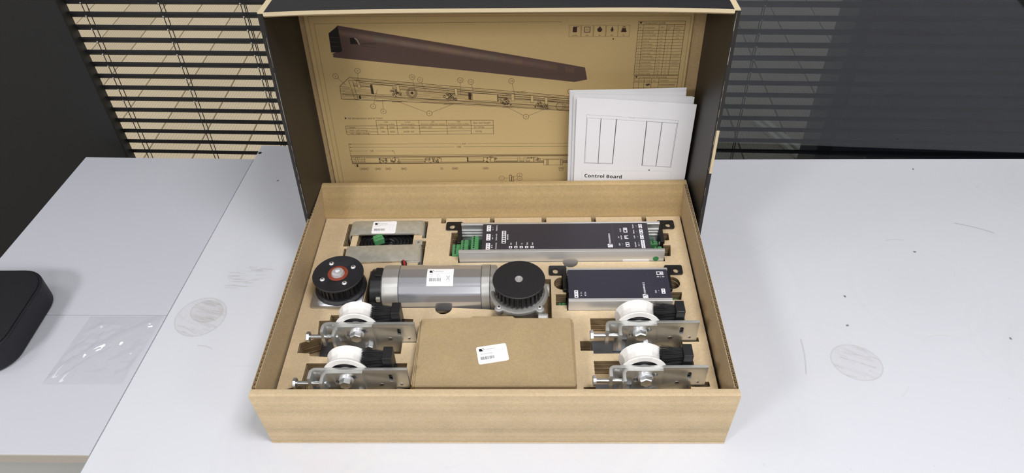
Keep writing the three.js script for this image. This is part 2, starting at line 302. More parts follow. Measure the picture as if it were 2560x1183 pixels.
{ // blind, room-side edge of the slats turned up
  const t = thing('venetian_blind', 'black horizontal slat blind hanging across the window behind the tables', 'blind', [0, -0.28, -0.671], [0, -YAW, 0]);
  const d = 0.0172, tilt = 60 * Math.PI / 180, n = 5, up = [], dn = [];
  for (let i = 0; i <= n; i++) { const u = i / n - 0.5, z = u * d * Math.cos(tilt), y = u * d * Math.sin(tilt), b = 0.0010 * (1 - 4 * u * u); const nz = Math.sin(tilt), ny = -Math.cos(tilt); up.push([z + nz * b, y + ny * b]); dn.unshift([z + nz * (b - 0.0006), y + ny * (b - 0.0006)]); }
  const g = ext(poly(up.concat(dn)), 3.42).rotateY(Math.PI / 2).translate(-0.80, 0, 0);   // shape x -> -z after the turn
  g.scale(1, 1, -1); { const ix = g.attributes.position; for (let i = 0; i < ix.count; i += 3) for (const a of ['position', 'normal', 'uv']) { const q = g.attributes[a], s = q.itemSize; for (let c = 0; c < s; c++) { const A = q.array, o1 = (i + 1) * s + c, o2 = (i + 2) * s + c, v = A[o1]; A[o1] = A[o2]; A[o2] = v; } } g.computeVertexNormals(); }
  for (let i = 0; i < 37; i++) part('slat', g, M.slat, t).position.y = 0.2941 - 0.02525 * 20 + i * 0.02525 + 0.28;
  const bead = new THREE.SphereGeometry(0.0014, 8, 6);
  for (const x of [-0.745, -0.603, -0.4565, 0.44, 1.02, 1.6, 2.2]) {
    for (const z of [-0.0062, 0.0068]) part('ladder_cord', cyl(0.0008, 0.98, 6).translate(x, 0.5, z), M.cord, t);
    if (x === -0.4565) for (const dx of [0.010]) part('pull_cord', cyl(0.0008, 0.98, 6).translate(x + dx, 0.5, 0.009), M.cord, t);
    if (x < 0.5) for (let i = 12; i < 22; i++) part('bead', bead, M.bead, t).position.set(x, 0.2941 - 0.02525 * 20 + i * 0.02525 + 0.28 + 0.001, 0.0085);
  }
  part('bottom_rail', box(-0.80, 2.62, 0.015, 0.03, -0.01, 0.01, 0.003), M.slat, t);
  part('head_rail', box(-0.80, 2.62, 0.965, 1.0, -0.018, 0.018, 0.003), M.slat, t);
}
{ // case with rounded corners at the left edge of the desk
  const t = thing('black_case', 'flat black plastic case with rounded corners at the left edge of the side desk', 'case', [-0.83, -0.003, -0.198]);
  const o = rrect(-0.115, -0.087, 0.115, 0.087, 0.042, 8).map(([x, y]) => [x, -y]).reverse();
  part('body', plateXZ(o, [], 0.003, 0.0455, 0.0022), M.cardBlack, t);
  part('top_panel', plateXZ(o.map(([x, z]) => [x * 0.965, z * 0.955]), [], 0.0452, 0.0475, 0.001), M.cardBlack, t);
  for (const x of [-0.08, 0.08]) for (const z of [-0.05, 0.05]) part('foot', T(cyl(0.008, 0.0032, 16), x, 0.0016, z), M.dark, t);
}
{ // crumpled clear film
  const t = thing('plastic_film', 'thin clear crumpled plastic film lying on the side desk against the worktable', 'plastic film', [-0.594, -0.0026, -0.161]);
  const g = new THREE.PlaneGeometry(0.118, 0.13, 60, 66).rotateX(-Math.PI / 2), p = g.attributes.position, cr = noiseField(64, 8, 9), cf = noiseField(64, 20, 10);
  for (let i = 0; i < p.count; i++) {
    const x = p.getX(i), z = p.getZ(i), u = x / 0.118 + 0.5, v = z / 0.13 + 0.5, ix = Math.max(0, Math.min(63, Math.floor(u * 63))), iz = Math.max(0, Math.min(63, Math.floor(v * 63)));
    const e = Math.min(1, 6 * Math.min(u, v, 1 - v));
    const ridge = Math.exp(-(((u - 0.5) + (v - 0.45) * 1.1) ** 2) / 0.006) * 0.0065 + Math.exp(-(((u - 0.78) + (v - 0.3) * 0.9) ** 2) / 0.003) * 0.003;
    p.setXYZ(i, x - z * 0.12, 0.0004 + e * (cr[iz * 64 + ix] * 0.0035 + cf[iz * 64 + ix] * 0.0016 + ridge), z);
  }
  g.computeVertexNormals();
  part('film', g, phys({ color: lin(0.98, 0.98, 0.98), transmission: 1, thickness: 0, roughness: 0.06, ior: 1.45, side: THREE.DoubleSide }), t);
}

// ------------------------------------------------------------------ cardboard tray
{
  const t = thing('box_tray', 'open kraft cardboard tray holding the door operator kit, flutes showing on its side rims', 'box', [0, 0.0003, 0]);
  const H = 0.115, F = 0.2995, B = 0.2962, D = 0.4105;
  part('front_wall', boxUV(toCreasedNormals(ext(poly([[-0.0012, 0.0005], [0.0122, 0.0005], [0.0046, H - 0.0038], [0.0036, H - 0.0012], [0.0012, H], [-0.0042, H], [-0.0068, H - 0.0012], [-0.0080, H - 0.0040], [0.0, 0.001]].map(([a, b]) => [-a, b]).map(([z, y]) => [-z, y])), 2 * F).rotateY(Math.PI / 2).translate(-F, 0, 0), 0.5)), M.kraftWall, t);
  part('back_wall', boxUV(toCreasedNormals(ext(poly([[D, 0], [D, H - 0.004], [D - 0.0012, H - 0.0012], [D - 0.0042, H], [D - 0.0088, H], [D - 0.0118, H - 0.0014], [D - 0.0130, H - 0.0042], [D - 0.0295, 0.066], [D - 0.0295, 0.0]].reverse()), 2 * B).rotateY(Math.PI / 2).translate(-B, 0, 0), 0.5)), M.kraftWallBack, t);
  part('tray_floor', boxUV(box(-0.291, 0.291, 0, 0.004, -D + 0.0294, -0.0125)), M.kraft, t);
  const len = D - 0.016, ang = Math.atan((F - B) / D);
  for (const s of [-1, 1]) {
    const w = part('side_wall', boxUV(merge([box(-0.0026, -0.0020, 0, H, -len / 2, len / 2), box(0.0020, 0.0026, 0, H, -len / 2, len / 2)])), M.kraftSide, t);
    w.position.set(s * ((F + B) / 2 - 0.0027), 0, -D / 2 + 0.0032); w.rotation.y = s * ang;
    // flutes: a wave between the liners
    const pos = [], idx = [], n = 57 * 10;
    for (let i = 0; i <= n; i++) { const z = -len / 2 + len * i / n, x = 0.0019 * Math.sin(i / 10 * 2 * Math.PI) + 0.0003 * Math.sin(i * 0.037), y = H - 0.0004 - 0.0004 * (0.5 + 0.5 * Math.sin(i * 0.61)); for (const o of [-0.00025, 0.00025]) pos.push(x + o, y, z, x + o, 0, z); }
    for (let i = 0; i < n; i++) { const a = i * 4; idx.push(a, a + 4, a + 1, a + 1, a + 4, a + 5, a + 2, a + 3, a + 6, a + 3, a + 7, a + 6, a, a + 2, a + 4, a + 2, a + 6, a + 4); }
    const fg = new THREE.BufferGeometry(); fg.setAttribute('position', new THREE.Float32BufferAttribute(pos, 3)); fg.setIndex(idx); fg.computeVertexNormals();
    fg.setAttribute('uv', new THREE.Float32BufferAttribute(new Float32Array(pos.length / 3 * 2), 2));
    part('fluting', fg, M.kraftDark, w, 'wavy corrugated core between the liners');
  }
}
// ------------------------------------------------------------------ lid standing behind the tray
const lidRot = [-0.07, 0, -0.009], lidPos = [0.0035, 0.0123, -0.3133];
{
  const t = thing('box_lid', 'black cardboard box lid standing on edge behind the kraft tray, its kraft inside facing front', 'carton', lidPos, lidRot);
  const H = 0.4297, W = 0.3055, D = 0.1315;
  const bend = (g, f) => { const p = g.attributes.position; for (let i = 0; i < p.count; i++) f(p, i); g.computeVertexNormals(); return g; };
  part('back_panel', boxUV(box(-W, W, 0.004, H - 0.004, -D, -D + 0.003)), M.kraftBack, t);
  part('back_face', box(-W, W, 0.004, H - 0.004, -D - 0.0012, -D), M.black, t);
  const topGeo = (y0, y1, z0, z1, w) => { const g = new THREE.BoxGeometry(2 * w, y1 - y0, z1 - z0, 30, 1, 4).translate(0, (y0 + y1) / 2, (z0 + z1) / 2); return bend(g, (p, i) => { const u = p.getX(i) / w; p.setY(i, p.getY(i) + 0.0035 * (1 - u ** 4) * (0.4 + 0.6 * (p.getZ(i) + D) / D)); }); };
  part('top_panel', topGeo(H - 0.0052, H, -D, -0.0006, W - 0.0075), M.black, t);
  part('top_rim', topGeo(H - 0.0044, H + 0.0003, -0.0008, 0.0006, W - 0.0075), M.rawEdge, t, 'torn raw kraft front rim of the top');
  part('inner_liner', topGeo(H - 0.0062, H - 0.0053, -D + 0.003, -0.001, W - 0.008), M.kraftBack, t);
  part('bottom_flap', boxUV(box(-0.27, 0.27, 0, 0.003, -D, -0.122)), M.kraftDark, t);
  for (const s of [-1, 1]) {
    const pts = [[s * W, 0], [s * W, -D], [s * 0.2945, -D], [s * (W - 0.0065), -0.0015], [s * (W - 0.005), 0]];
    const w = part('side_panel', plateXZ(s > 0 ? pts.slice().reverse() : pts, [], 0, H - 0.001), M.blackIn, t);
    part('raw_edge', plateXZ((s > 0 ? [[W - 0.0005, 0.0004], [W - 0.0005, -D], [W - 0.008, -D], [W - 0.008, 0.0004]] : [[-W + 0.008, 0.0004], [-W + 0.008, -D], [-W + 0.0005, -D], [-W + 0.0005, 0.0004]]), [], H - 0.0009, H + 0.0005), M.rawEdge, w, 'raw kraft edge along the top of the side');
    const crack = []; let y = 0.11; for (let i = 0; i < 34; i++) { const l = rr(0.005, 0.016); if (rnd() < 0.75) crack.push(box(s * (W - 0.0049) - 0.00025 + rr(-0.0004, 0.0004), s * (W - 0.0049) + 0.00025, y, y + l, -0.0012, 0.0002)); y += l; if (y > H - 0.012) break; }
    part('fold_crack', crack, M.scuff, w).userData.kind = 'stuff';
  }
  // worn spot on the right rim, where the board shows
  part('worn_edge', box(W - 0.004, W + 0.0004, 0.183, 0.255, -0.004, 0.0012, 0.001), M.rawEdge, t, 'worn pale spot on the right rim');
}
// ------------------------------------------------------------------ printed instruction sheet in the lid
function sheetTexture() {
  const S = 3.6, W = Math.round(562 * S), H = Math.round(362 * S); const [c, g] = canvas(W, H);
  g.fillStyle = '#cbb17c'; g.fillRect(0, 0, W, H);
  for (let i = 0; i < 26000; i++) { g.fillStyle = rnd() < 0.5 ? `rgba(70,52,20,${rr(0.03, 0.14)})` : `rgba(225,200,150,${rr(0.03, 0.16)})`; g.fillRect(rnd() * W, rnd() * H, rr(1, 4), rr(1, 3)); }
  for (let i = 0; i < 70; i++) { g.fillStyle = `rgba(60,45,25,${rr(0.25, 0.6)})`; g.beginPath(); g.arc(rnd() * W, rnd() * H, rr(0.8, 2), 0, 7); g.fill(); }
  for (let i = 0; i < 24; i++) { g.fillStyle = 'rgba(240,225,190,0.5)'; g.fillRect(rnd() * W, rnd() * H, rr(1, 5), rr(1, 4)); }
  const INK = '#3f3020'; g.lineJoin = 'round';
  const line = (a, w = 0.5, col = INK) => { g.strokeStyle = col; g.lineWidth = w * S; g.beginPath(); a.forEach(([x, y], i) => i ? g.lineTo(x * S, y * S) : g.moveTo(x * S, y * S)); g.stroke(); };
  const fill = (a, col) => { g.fillStyle = col; g.beginPath(); a.forEach(([x, y], i) => i ? g.lineTo(x * S, y * S) : g.moveTo(x * S, y * S)); g.closePath(); g.fill(); };
  const rect = (x0, y0, x1, y1, w = 0.5, col = INK) => line([[x0, y0], [x1, y0], [x1, y1], [x0, y1], [x0, y0]], w, col);
  const text = (s, x, y, h, al = 'left', b = '', col = INK) => { g.fillStyle = col; g.font = `${b} ${h * S}px sans-serif`; g.textAlign = al; g.fillText(s, x * S, y * S); };
  const bubble = (x, y, n, x2, y2) => { line([[x, y], [x2, y2]], 0.35); g.fillStyle = '#cbb17c'; g.strokeStyle = INK; g.lineWidth = 0.45 * S; g.beginPath(); g.arc(x * S, y * S, 4.2 * S, 0, 7); g.fill(); g.stroke(); text(n, x, y + 1.5, 4.2, 'center'); };
  line([[6, 300], [6, 2], [558, 5], [558, 300]], 0.4, '#6a5530'); line([[13, 300], [13, 13], [374, 13]], 0.4, '#6a5530');
  // the cover rail
  fill([[35, 27], [47, 16], [233, 51], [375, 78], [410, 85], [414, 105], [395, 109], [231, 89], [33, 66], [33, 60], [42, 56]], '#5b4740');
  const gr = g.createLinearGradient(0, 22 * S, 20 * S, 70 * S);
  g.save(); g.beginPath(); [[47, 16], [233, 51], [410, 85], [414, 105], [231, 89], [42, 62]].forEach(([x, y], i) => i ? g.lineTo(x * S, y * S) : g.moveTo(x * S, y * S)); g.clip();
  for (let i = 0; i < 14; i++) { const q = g.createLinearGradient(47 * S, 0, 400 * S, 0); q.addColorStop(0, 'rgba(165,142,118,0.03)'); q.addColorStop(0.45, 'rgba(165,142,118,0.06)'); q.addColorStop(1, 'rgba(165,142,118,0)'); g.strokeStyle = q; g.lineWidth = (14 - i) * 0.9 * S; g.beginPath(); g.moveTo(47 * S, 27 * S); g.lineTo(231 * S, 61 * S); g.lineTo(400 * S, 91 * S); g.stroke(); } g.restore();
  fill([[32, 28], [47, 17], [48, 56], [44, 58], [31, 58]], '#1d1a17'); for (const y of [34, 41, 48]) line([[33, y], [45, y + 1]], 0.8, '#453a30');
  fill([[62, 35], [68, 35], [73, 45], [62, 45]], '#17130f'); line([[69, 35.5], [72.5, 38], [75, 46]], 1.1, '#b8a88c'); text(BRAND, 77, 46, 4.4, 'left', '', '#241a14'); line([[77, 48], [100, 51]], 0.4, '#2a201a');
  // rail in perspective: a y-shift along x
  const A = (x, y) => [x, y + (x - 53) * 0.1085 + (x > 230 ? (x - 230) * 0.0 : 0)];
  line([[35, 114], [52, 99], A(410, 97)], 0.7); line([[35, 114], [34, 136], [228, 146], [410, 160]], 0.7); line([[35, 114], [50, 116]], 0.5);
  for (const o of [2, 4, 5, 8]) line([[53 + o, 99 + o], A(230, 99 + o * 0.9), A(410, 97 + o * 0.9)], o > 4 ? 0.8 : 0.35);
  for (const o of [10, 11.5, 13.5, 15]) line([[56, 99 + o], A(230, 99 + o * 0.85), A(410, 97 + o * 0.8)], o === 13.5 ? 0.9 : 0.3);
  for (const [y, w] of [[117, 0.35], [119, 0.4], [121, 0.3], [123, 0.4], [125.5, 0.35], [127, 0.9], [129, 0.5], [131, 0.4], [133.5, 0.35]]) line([[36, y], [60, y + 2], [228, y + 14.5], [410, y + 27]], w);
  const blockFill = '#cbb17c';
  fill([[85, 111], [116, 114], [117, 130], [86, 127]], blockFill); line([[85, 111], [116, 114], [117, 130], [86, 127], [85, 111]], 0.5); fill([[82, 111], [85, 111], [86, 128], [82, 127]], INK);
  fill([[238, 127], [277, 130], [277, 142], [238, 139]], blockFill); line([[238, 127], [277, 130], [277, 142], [238, 139], [238, 127]], 0.5); fill([[232, 126], [237, 127], [236, 139], [232, 138]], INK); line([[277, 130], [278, 142]], 1.2);
  const bits = (x, y, n) => { for (let i = 0; i < n; i++) { const a = x + rr(-6, 6), b = y + rr(-5, 5); g.strokeStyle = INK; g.lineWidth = 0.6 * S; g.beginPath(); g.arc(a * S, b * S, rr(0.6, 2.2) * S, 0, 7); g.stroke(); line([[a, b], [a + rr(-3, 3), b + rr(-3, 3)]], 0.6); } };
  for (const [x, y] of [[118, 126], [123, 128], [200, 132], [207, 133], [286, 141], [293, 143], [340, 147], [348, 149]]) bits(x, y, 9);
  for (const [x, y] of [[124, 117], [213, 124], [300, 134], [330, 137], [352, 140], [64, 110]]) { fill([[x - 2, y - 5], [x + 2.5, y - 5], [x + 3, y + 7], [x - 1.5, y + 7]], blockFill); line([[x - 2, y - 5], [x + 2.5, y - 5], [x + 3, y + 7], [x - 1.5, y + 7], [x - 2, y - 5]], 0.4); }
  line([[50, 104], [55, 136], [60, 137], [56, 104], [50, 104]], 0.5); fill([[62, 130], [65, 130], [65, 136], [62, 136]], INK);
  for (const r of [8, 6.5, 5, 2]) { g.strokeStyle = INK; g.lineWidth = 0.6 * S; g.beginPath(); g.ellipse(145 * S, 126 * S, r * S, r * 1.05 * S, 0, 0, 7); g.stroke(); } fill([[144, 124], [147, 124], [147, 128], [144, 128]], INK);
  for (const r of [7, 5.5]) { g.strokeStyle = INK; g.lineWidth = 0.4 * S; g.beginPath(); g.ellipse((368 + r) * S, 151 * S, r * S, r * 1.05 * S, 0, 0, 7); g.stroke(); }
  line([[284, 132], [320, 124]], 0.5);
  for (let i = 0; i < 70; i++) { const x = 155 + i * 0.7; line([[x, 135.5 + (x - 155) * 0.07], [x, 137 + (x - 155) * 0.07]], 0.3); }
  for (const x of [95, 120, 200, 292, 350]) for (let i = 0; i < 10; i++) line([[x + i * 1.6 - 8, 141 + (x - 95) * 0.06], [x + i * 1.6 - 5, 138 + (x - 95) * 0.06]], 0.3);
  for (const b of [[31, 97, '5', 45, 112], [66, 88, '3', 64, 112], [148, 99, '10', 150, 122], [160, 104, '11', 166, 122], [221, 105, '12', 220, 130], [237, 108, '13', 240, 124], [299, 107, '14', 304, 131], [389, 125, '15', 386, 142], [82, 149, '7', 92, 120], [97, 158, '8', 98, 138], [169, 162, '4', 122, 141], [321, 169, '9', 290, 151]]) bubble(...b);
  line([[169, 162], [205, 147]], 0.35); line([[321, 169], [352, 155]], 0.35); bubble(169, 162, '4', 169, 162); bubble(321, 169, '9', 321, 169);
  // dimension table
  fill([[34, 168], [37.5, 170], [34, 172]], INK); text('All dimensions are in "mm"', 39, 172, 4.6);
  line([[83, 174], [269, 175], [269, 200], [33, 200], [33, 184], [269, 184.5]], 0.5); line([[33, 184], [33, 200]], 0.5); line([[83, 174], [83, 200]], 0.5); line([[100, 184], [100, 200]], 0.5);
  for (const x of [115.5, 151, 195, 233.5]) line([[x, 174.5], [x, 200]], 0.5); line([[33, 189], [269, 189.5]], 0.45); line([[33, 195], [83, 195]], 0.45); line([[151, 194.5], [233.5, 194.5]], 0.45);
  text('OW', 99, 178.6, 3.6, 'center'); text('(Opening width)', 99, 182.8, 3.6, 'center'); text('L min', 133, 178.6, 3.6, 'center'); text('(Drive length)', 133, 182.8, 3.6, 'center'); text('UR', 173, 178.6, 3.6, 'center'); text('(Position deflection pulley)', 173, 182.8, 3.3, 'center'); text('UM', 214, 178.6, 3.6, 'center'); text('(Position motor pulley)', 214, 182.8, 3.3, 'center'); text('Max. leaf weight', 251, 181, 3.8, 'center');
  text('2 leaves', 35, 188.2, 3.7); text('1 leaf - Left closing', 36, 193.6, 3.7); text('1 leaf - Right closing', 36, 199, 3.7); text('900', 91, 188.4, 3.8, 'center'); text('3000', 107, 188.4, 3.8, 'center'); text('700', 92, 196.2, 3.8, 'center'); text('3000', 107, 196.2, 3.8, 'center'); text('2xOW +100', 133, 188.4, 3.8, 'center'); text('2xOW +60', 133, 196.2, 3.8, 'center'); text('OW/2 -205', 153, 188.4, 3.8); text('1.5xOW +225', 197, 188.4, 3.8); text('2x 120 kg', 238, 188.4, 3.8); text('120 kg', 239, 196.4, 3.8);
  // dimension lines
  for (const [y, x1, s, sx] of [[218, 394, 'L min', 219], [224, 392, 'UM', 212], [231, 105, 'UR', 69]]) { line([[33, y], [x1, y]], 0.35); fill([[33, y], [36, y - 0.9], [36, y + 0.9]], INK); fill([[x1, y], [x1 - 3, y - 0.9], [x1 - 3, y + 0.9]], INK); g.fillStyle = blockFill; g.fillRect((sx - 7) * S, (y - 2.5) * S, 14 * S, 5 * S); text(s, sx, y + 1.7, 4.4, 'center'); }
  line([[33, 217], [33, 240]], 0.3); line([[105, 230], [106, 238]], 0.3);
  // plan view
  for (const [y, w] of [[240, 0.7], [242.5, 1.1], [244.5, 0.4], [248, 0.4], [251, 0.4], [253, 1.0], [255.5, 1.2]]) line([[33, y], [400, y - (y < 243 ? 1.2 : 0.6)]], w); line([[33, 240], [34, 256]], 0.7);
  const blk = (x0, y0, x1, y1) => { g.fillStyle = blockFill; g.fillRect(x0 * S, y0 * S, (x1 - x0) * S, (y1 - y0) * S); rect(x0, y0, x1, y1, 0.45); };
  blk(55, 244.5, 79, 254); blk(181, 244, 224, 253); fill([[79, 245], [80.5, 245], [80.5, 249], [79, 249]], INK); fill([[180, 245], [181.5, 245], [181.5, 249], [180, 249]], INK); fill([[224, 244], [226, 244], [226, 253], [224, 253]], INK);
  blk(350, 249, 381, 260); for (const x of [355, 357, 378]) line([[x, 249], [x, 260]], 0.8);
  for (const x of [84, 89, 95, 104, 108, 158, 164, 172, 178, 254, 260, 266, 330, 337]) { blk(x - 3, 245, x + 3, 253); bits(x, 249, 3); } for (const x of [42, 309, 319]) blk(x - 1.5, 244, x + 1.5, 253);
  fill([[40, 257], [42.5, 257], [42.5, 262], [40, 262]], INK); line([[37, 256], [38, 262], [44, 262]], 0.3);
  for (const [x, s] of [[52, 'A+B+C'], [75, 'A+D'], [92, 'A+C'], [118, 'B+C'], [181, 'E'], [203, 'A+D'], [254, 'A+E'], [379, 'A+D']]) { text(s, x, 267.5, 4, 'center'); g.strokeStyle = INK; g.lineWidth = 0.3 * S; for (let i = 0; i < s.length; i += 2) { g.beginPath(); g.arc((x + (i - (s.length - 1) / 2) * 2.6) * S, 266 * S, 2.2 * S, 0, 7); g.stroke(); } } text('A+D', 379, 272, 4, 'center');
  bubble(280, 286, '1', 292, 286); bubble(310, 280, '2', 298, 284); bubble(310, 287, '3', 299, 290); rect(293, 280, 296.5, 292, 0.8); rect(297, 283, 300, 292, 0.6); 
  // pictogram row
  [384, 402, 420, 438, 455].forEach((x, i) => {
    rect(x, 18.5, x + 17, 36, 0.35, '#5a4628'); const cx = x + 8.5, D = '#3d2a22'; g.fillStyle = D;
    if (i === 0) { fill([[cx - 3, 21], [cx + 3, 21], [cx + 3, 29], [cx - 3, 29]], D); line([[cx - 2, 20.6], [cx + 6, 20.6]], 0.6); } else if (i === 1) { rect(cx - 4, 21, cx + 4, 29, 0.9, D); text('A-B', cx, 26.4, 3, 'center'); } else if (i === 2) { g.beginPath(); g.arc(cx * S, 25.4 * S, 3.5 * S, 0, 7); g.fill(); g.fillRect((cx - 1) * S, 20.5 * S, 2 * S, 2 * S); } else if (i === 3) { fill([[cx, 20], [cx + 2.2, 26], [cx, 29], [cx - 2.2, 26]], D); } else { fill([[cx - 2.6, 23], [cx + 2.6, 23], [cx + 4, 29], [cx - 4, 29]], D); g.strokeStyle = D; g.lineWidth = 0.8 * S; g.beginPath(); g.arc(cx * S, 22.4 * S, 1.8 * S, 3.1, 6.3); g.stroke(); }
    text(['profile', 'mm', 'dB', 'kW', 'kg'][i], cx, 34.6, 2.6, 'center');
  });
  fill([[448, 38.5], [450, 38.5], [450, 40.5], [448, 40.5]], INK);
  // component table
  const cols = [484, 491, 514, 525, 535.5, 551]; rect(484, 12.5, 551, 97.5, 0.5); line([[484, 18], [551, 18]], 0.5); fill([[485, 13.6], [489.5, 13.6], [487.2, 17]], '#3d2a22'); text('Component Guide', 491, 17, 3.9); for (const x of cols.slice(1, 5)) line([[x, 18], [x, 97.5]], 0.45); line([[484, 26.5], [551, 26.5]], 0.5);
  text('No', 485, 23.5, 2.8); text('Component', 492, 23.5, 3); text('QTY', 516, 23.5, 2.8); text('Opening', 525.6, 21, 2.2); text('range', 525.6, 23.4, 2.2); text('mm', 525.6, 25.8, 2.2); text('Length/mm', 536, 22, 2.4); text('(option)', 536, 25, 2.4);
  ['Running rail', 'Mounting plate', 'Cover rail', 'End cap', 'Cover fixing', 'Cable holder', 'Motor bracket set', 'Stop buffer', 'Drive carriage', 'Deflection pulley', 'Toothed belt', 'Belt clamping', 'Control module', 'Suspension', 'Power supply'].forEach((s, i) => { const y = 26.5 + (i + 1) * 71 / 15; line([[484, y], [551, y]], 0.35); text(String(i + 1), 487.4, y - 1.1, 2.7, 'center'); text(s, 492, y - 1.1, 2.7); text('1 pc', 516, y - 1.1, 2.7); if (i > 3) text(String((i * 7) % 9 + 1), 530, y - 1.1, 2.7, 'center'); if (i < 3) text('2 m', 540, y - 1.1, 2.7); if ([8, 10, 11].includes(i)) { g.fillStyle = 'rgba(70,60,70,0.5)'; g.fillRect(537 * S, (y - 3.6) * S, 12 * S, 0.5 * S); g.fillRect(538 * S, (y - 1.8) * S, 9 * S, 0.5 * S); } });
  rect(485, 98.5, 551, 150, 0.5); fill([[486, 99.6], [490.5, 99.6], [488.2, 102.4]], '#3d2a22'); text('Accessories for Mounting', 492, 102.6, 3.7); for (const y of [103.5, 109.5, 119, 129, 139]) line([[485, y], [551, y]], 0.4); for (const x of [492.5, 500.5, 511.5, 522.5]) line([[x, 103.5], [x, 150]], 0.4); text('Type', 486, 108, 2.6); text('Screws / plugs', 494, 108, 2.6); text('Qty', 514, 108, 2.6); text('Installation', 524, 108, 2.6);
  fill([[503, 113], [508, 111.6], [511, 114], [505, 116.4]], '#5a4a44'); fill([[502, 126], [508, 121], [510, 122.4], [504, 127.6]], '#4a3c38'); for (const y of [113, 115.4, 123]) { g.fillStyle = 'rgba(60,48,40,0.55)'; g.fillRect(524 * S, y * S, 24 * S, 0.7 * S); }
  return tex(c);
}
{
  const t = thing('instruction_sheet', 'kraft sheet printed with door operator drawings and tables, lining the inside of the lid', 'instruction sheet', lidPos, lidRot);
  const x0 = -0.2845, w = 0.562, h = 0.362, yTop = 0.3745, g = new THREE.BoxGeometry(w, h, 0.0012, 24, 16, 1); 
  g.translate(x0 + w / 2 - 0.0035 + 0.002, yTop - h / 2, -0.1268);
  const p = g.attributes.position; for (let i = 0; i < p.count; i++) { const u = (p.getX(i) - x0) / w; p.setZ(i, p.getZ(i) + 0.0012 * Math.sin(u * Math.PI * 2 + 1) * 0.5); } g.computeVertexNormals();
  part('printed_sheet', g, [M.kraftBack, M.kraftBack, M.kraftBack, M.kraftBack, std({ map: sheetTexture(), roughness: 0.85 }), M.kraftBack], t);
}
// ------------------------------------------------------------------ booklets between tray and lid
function coverTexture() {   // millimetres on a 182 x 260 page
  const S = 7; const [c, g] = canvas(182 * S, 262 * S); g.fillStyle = '#f3f3f6'; g.fillRect(0, 0, c.width, c.height);
  const P = ([x, y]) => { const s = (x - 117) / 181.5; return [(x - 117) * S, (263.4 - 14.5 * s - y) * S]; };
  const L = (a, w, col) => { g.strokeStyle = col; g.lineWidth = w * S; g.beginPath(); a.forEach((q, i) => { const [x, y] = P(q); i ? g.lineTo(x, y) : g.moveTo(x, y); }); g.stroke(); };
  const G = '#9b9ba1', K = '#5c5c62';
  L([[133, 233.3], [274.8, 221.2], [274.6, 215.9], [133.5, 227.7], [133, 233.3]], 0.35, G); L([[199.4, 227.6], [206.8, 226.9], [206.8, 225.4], [199.4, 226.2], [199.4, 227.6]], 0.3, G);
  L([[133.5, 227.7], [133, 142.9], [178.8, 140.7], [179.8, 224.6]], 0.5, K); L([[134.6, 226.6], [134.2, 143.9], [178, 141.8]], 0.3, G); L([[155.4, 226.4], [155.2, 141.8]], 1.0, K); L([[179.2, 224.6], [178.4, 140.7]], 1.0, K);
  L([[226.1, 221.9], [226.1, 136.8], [273.5, 132.9], [274.4, 215.9], [226.1, 220]], 0.5, K); L([[226.6, 220], [226.6, 137]], 1.0, K); L([[250.2, 218.3], [249.3, 134.8]], 1.0, K); L([[272.8, 215.9], [272.2, 133]], 0.35, G);
  g.fillStyle = '#333'; g.beginPath(); [[236.5, 127.6], [240.2, 129], [240, 126]].forEach((q, i) => { const [x, y] = P(q); i ? g.lineTo(x, y) : g.moveTo(x, y); }); g.fill(); L([[241, 127.4], [262, 126]], 0.25, '#d0d0d6');
  L([[131, 60], [130, 126.5], [134, 128.5], [272, 124], [276, 120.5], [276, 60]], 0.35, '#d4d4da');
  const [tx, ty] = P([133.8, 114.4]); g.save(); g.translate(tx, ty); g.rotate(-0.025); g.fillStyle = '#202024'; g.font = `bold ${9.3 * S}px sans-serif`; g.fillText('Control Board', 0, 0); g.font = `${5 * S}px sans-serif`; g.fillStyle = '#55555a'; g.fillText('Installation and operation', 0, 10 * S); g.restore();
  return tex(c);
}
function leafGeo(TL, TR, BLx, BRx, z0, k, curl, th, pageH) {   // upright leaf; x, y in metres, leaning plane z = z0 - k y, top corner curling
  const n = 20, m = 20, y0 = 0.0035, P = [], U = [], I = [];
  for (const side of [0, 1]) for (let j = 0; j <= m; j++) for (let i = 0; i <= n; i++) {
    const s = i / n, t = j / m, yt = TL[1] + (TR[1] - TL[1]) * s, y = yt + (y0 - yt) * t, xt = TL[0] + (TR[0] - TL[0]) * s, xb = BLx + (BRx - BLx) * s;
    P.push(xt + (xb - xt) * t, y, z0 - k * y + curl * (s * (1 - t)) ** 2 - (side ? th : 0)); U.push(s, 1 - (yt - y) / pageH);
  }
  const q = (n + 1) * (m + 1), quad = (a, b, c, d) => I.push(a, b, c, a, c, d);
  for (let j = 0; j < m; j++) for (let i = 0; i < n; i++) { const a = j * (n + 1) + i, b = a + 1, c = a + n + 2, d = a + n + 1; quad(a, d, c, b); quad(q + a, q + b, q + c, q + d); }
  for (let i = 0; i < n; i++) { quad(i, i + 1, q + i + 1, q + i); const a = m * (n + 1) + i; quad(a + 1, a, q + a, q + a + 1); }
  for (let j = 0; j < m; j++) { const a = j * (n + 1); quad(a + n + 1, a, q + a, q + a + n + 1); const b = a + n; quad(b, b + n + 1, q + b + n + 1, q + b); }
  const g = new THREE.BufferGeometry(); g.setAttribute('position', new THREE.Float32BufferAttribute(P, 3)); g.setAttribute('uv', new THREE.Float32BufferAttribute(U, 2)); g.setIndex(I); g.computeVertexNormals(); return toCreasedNormals(g, 0.6);
}
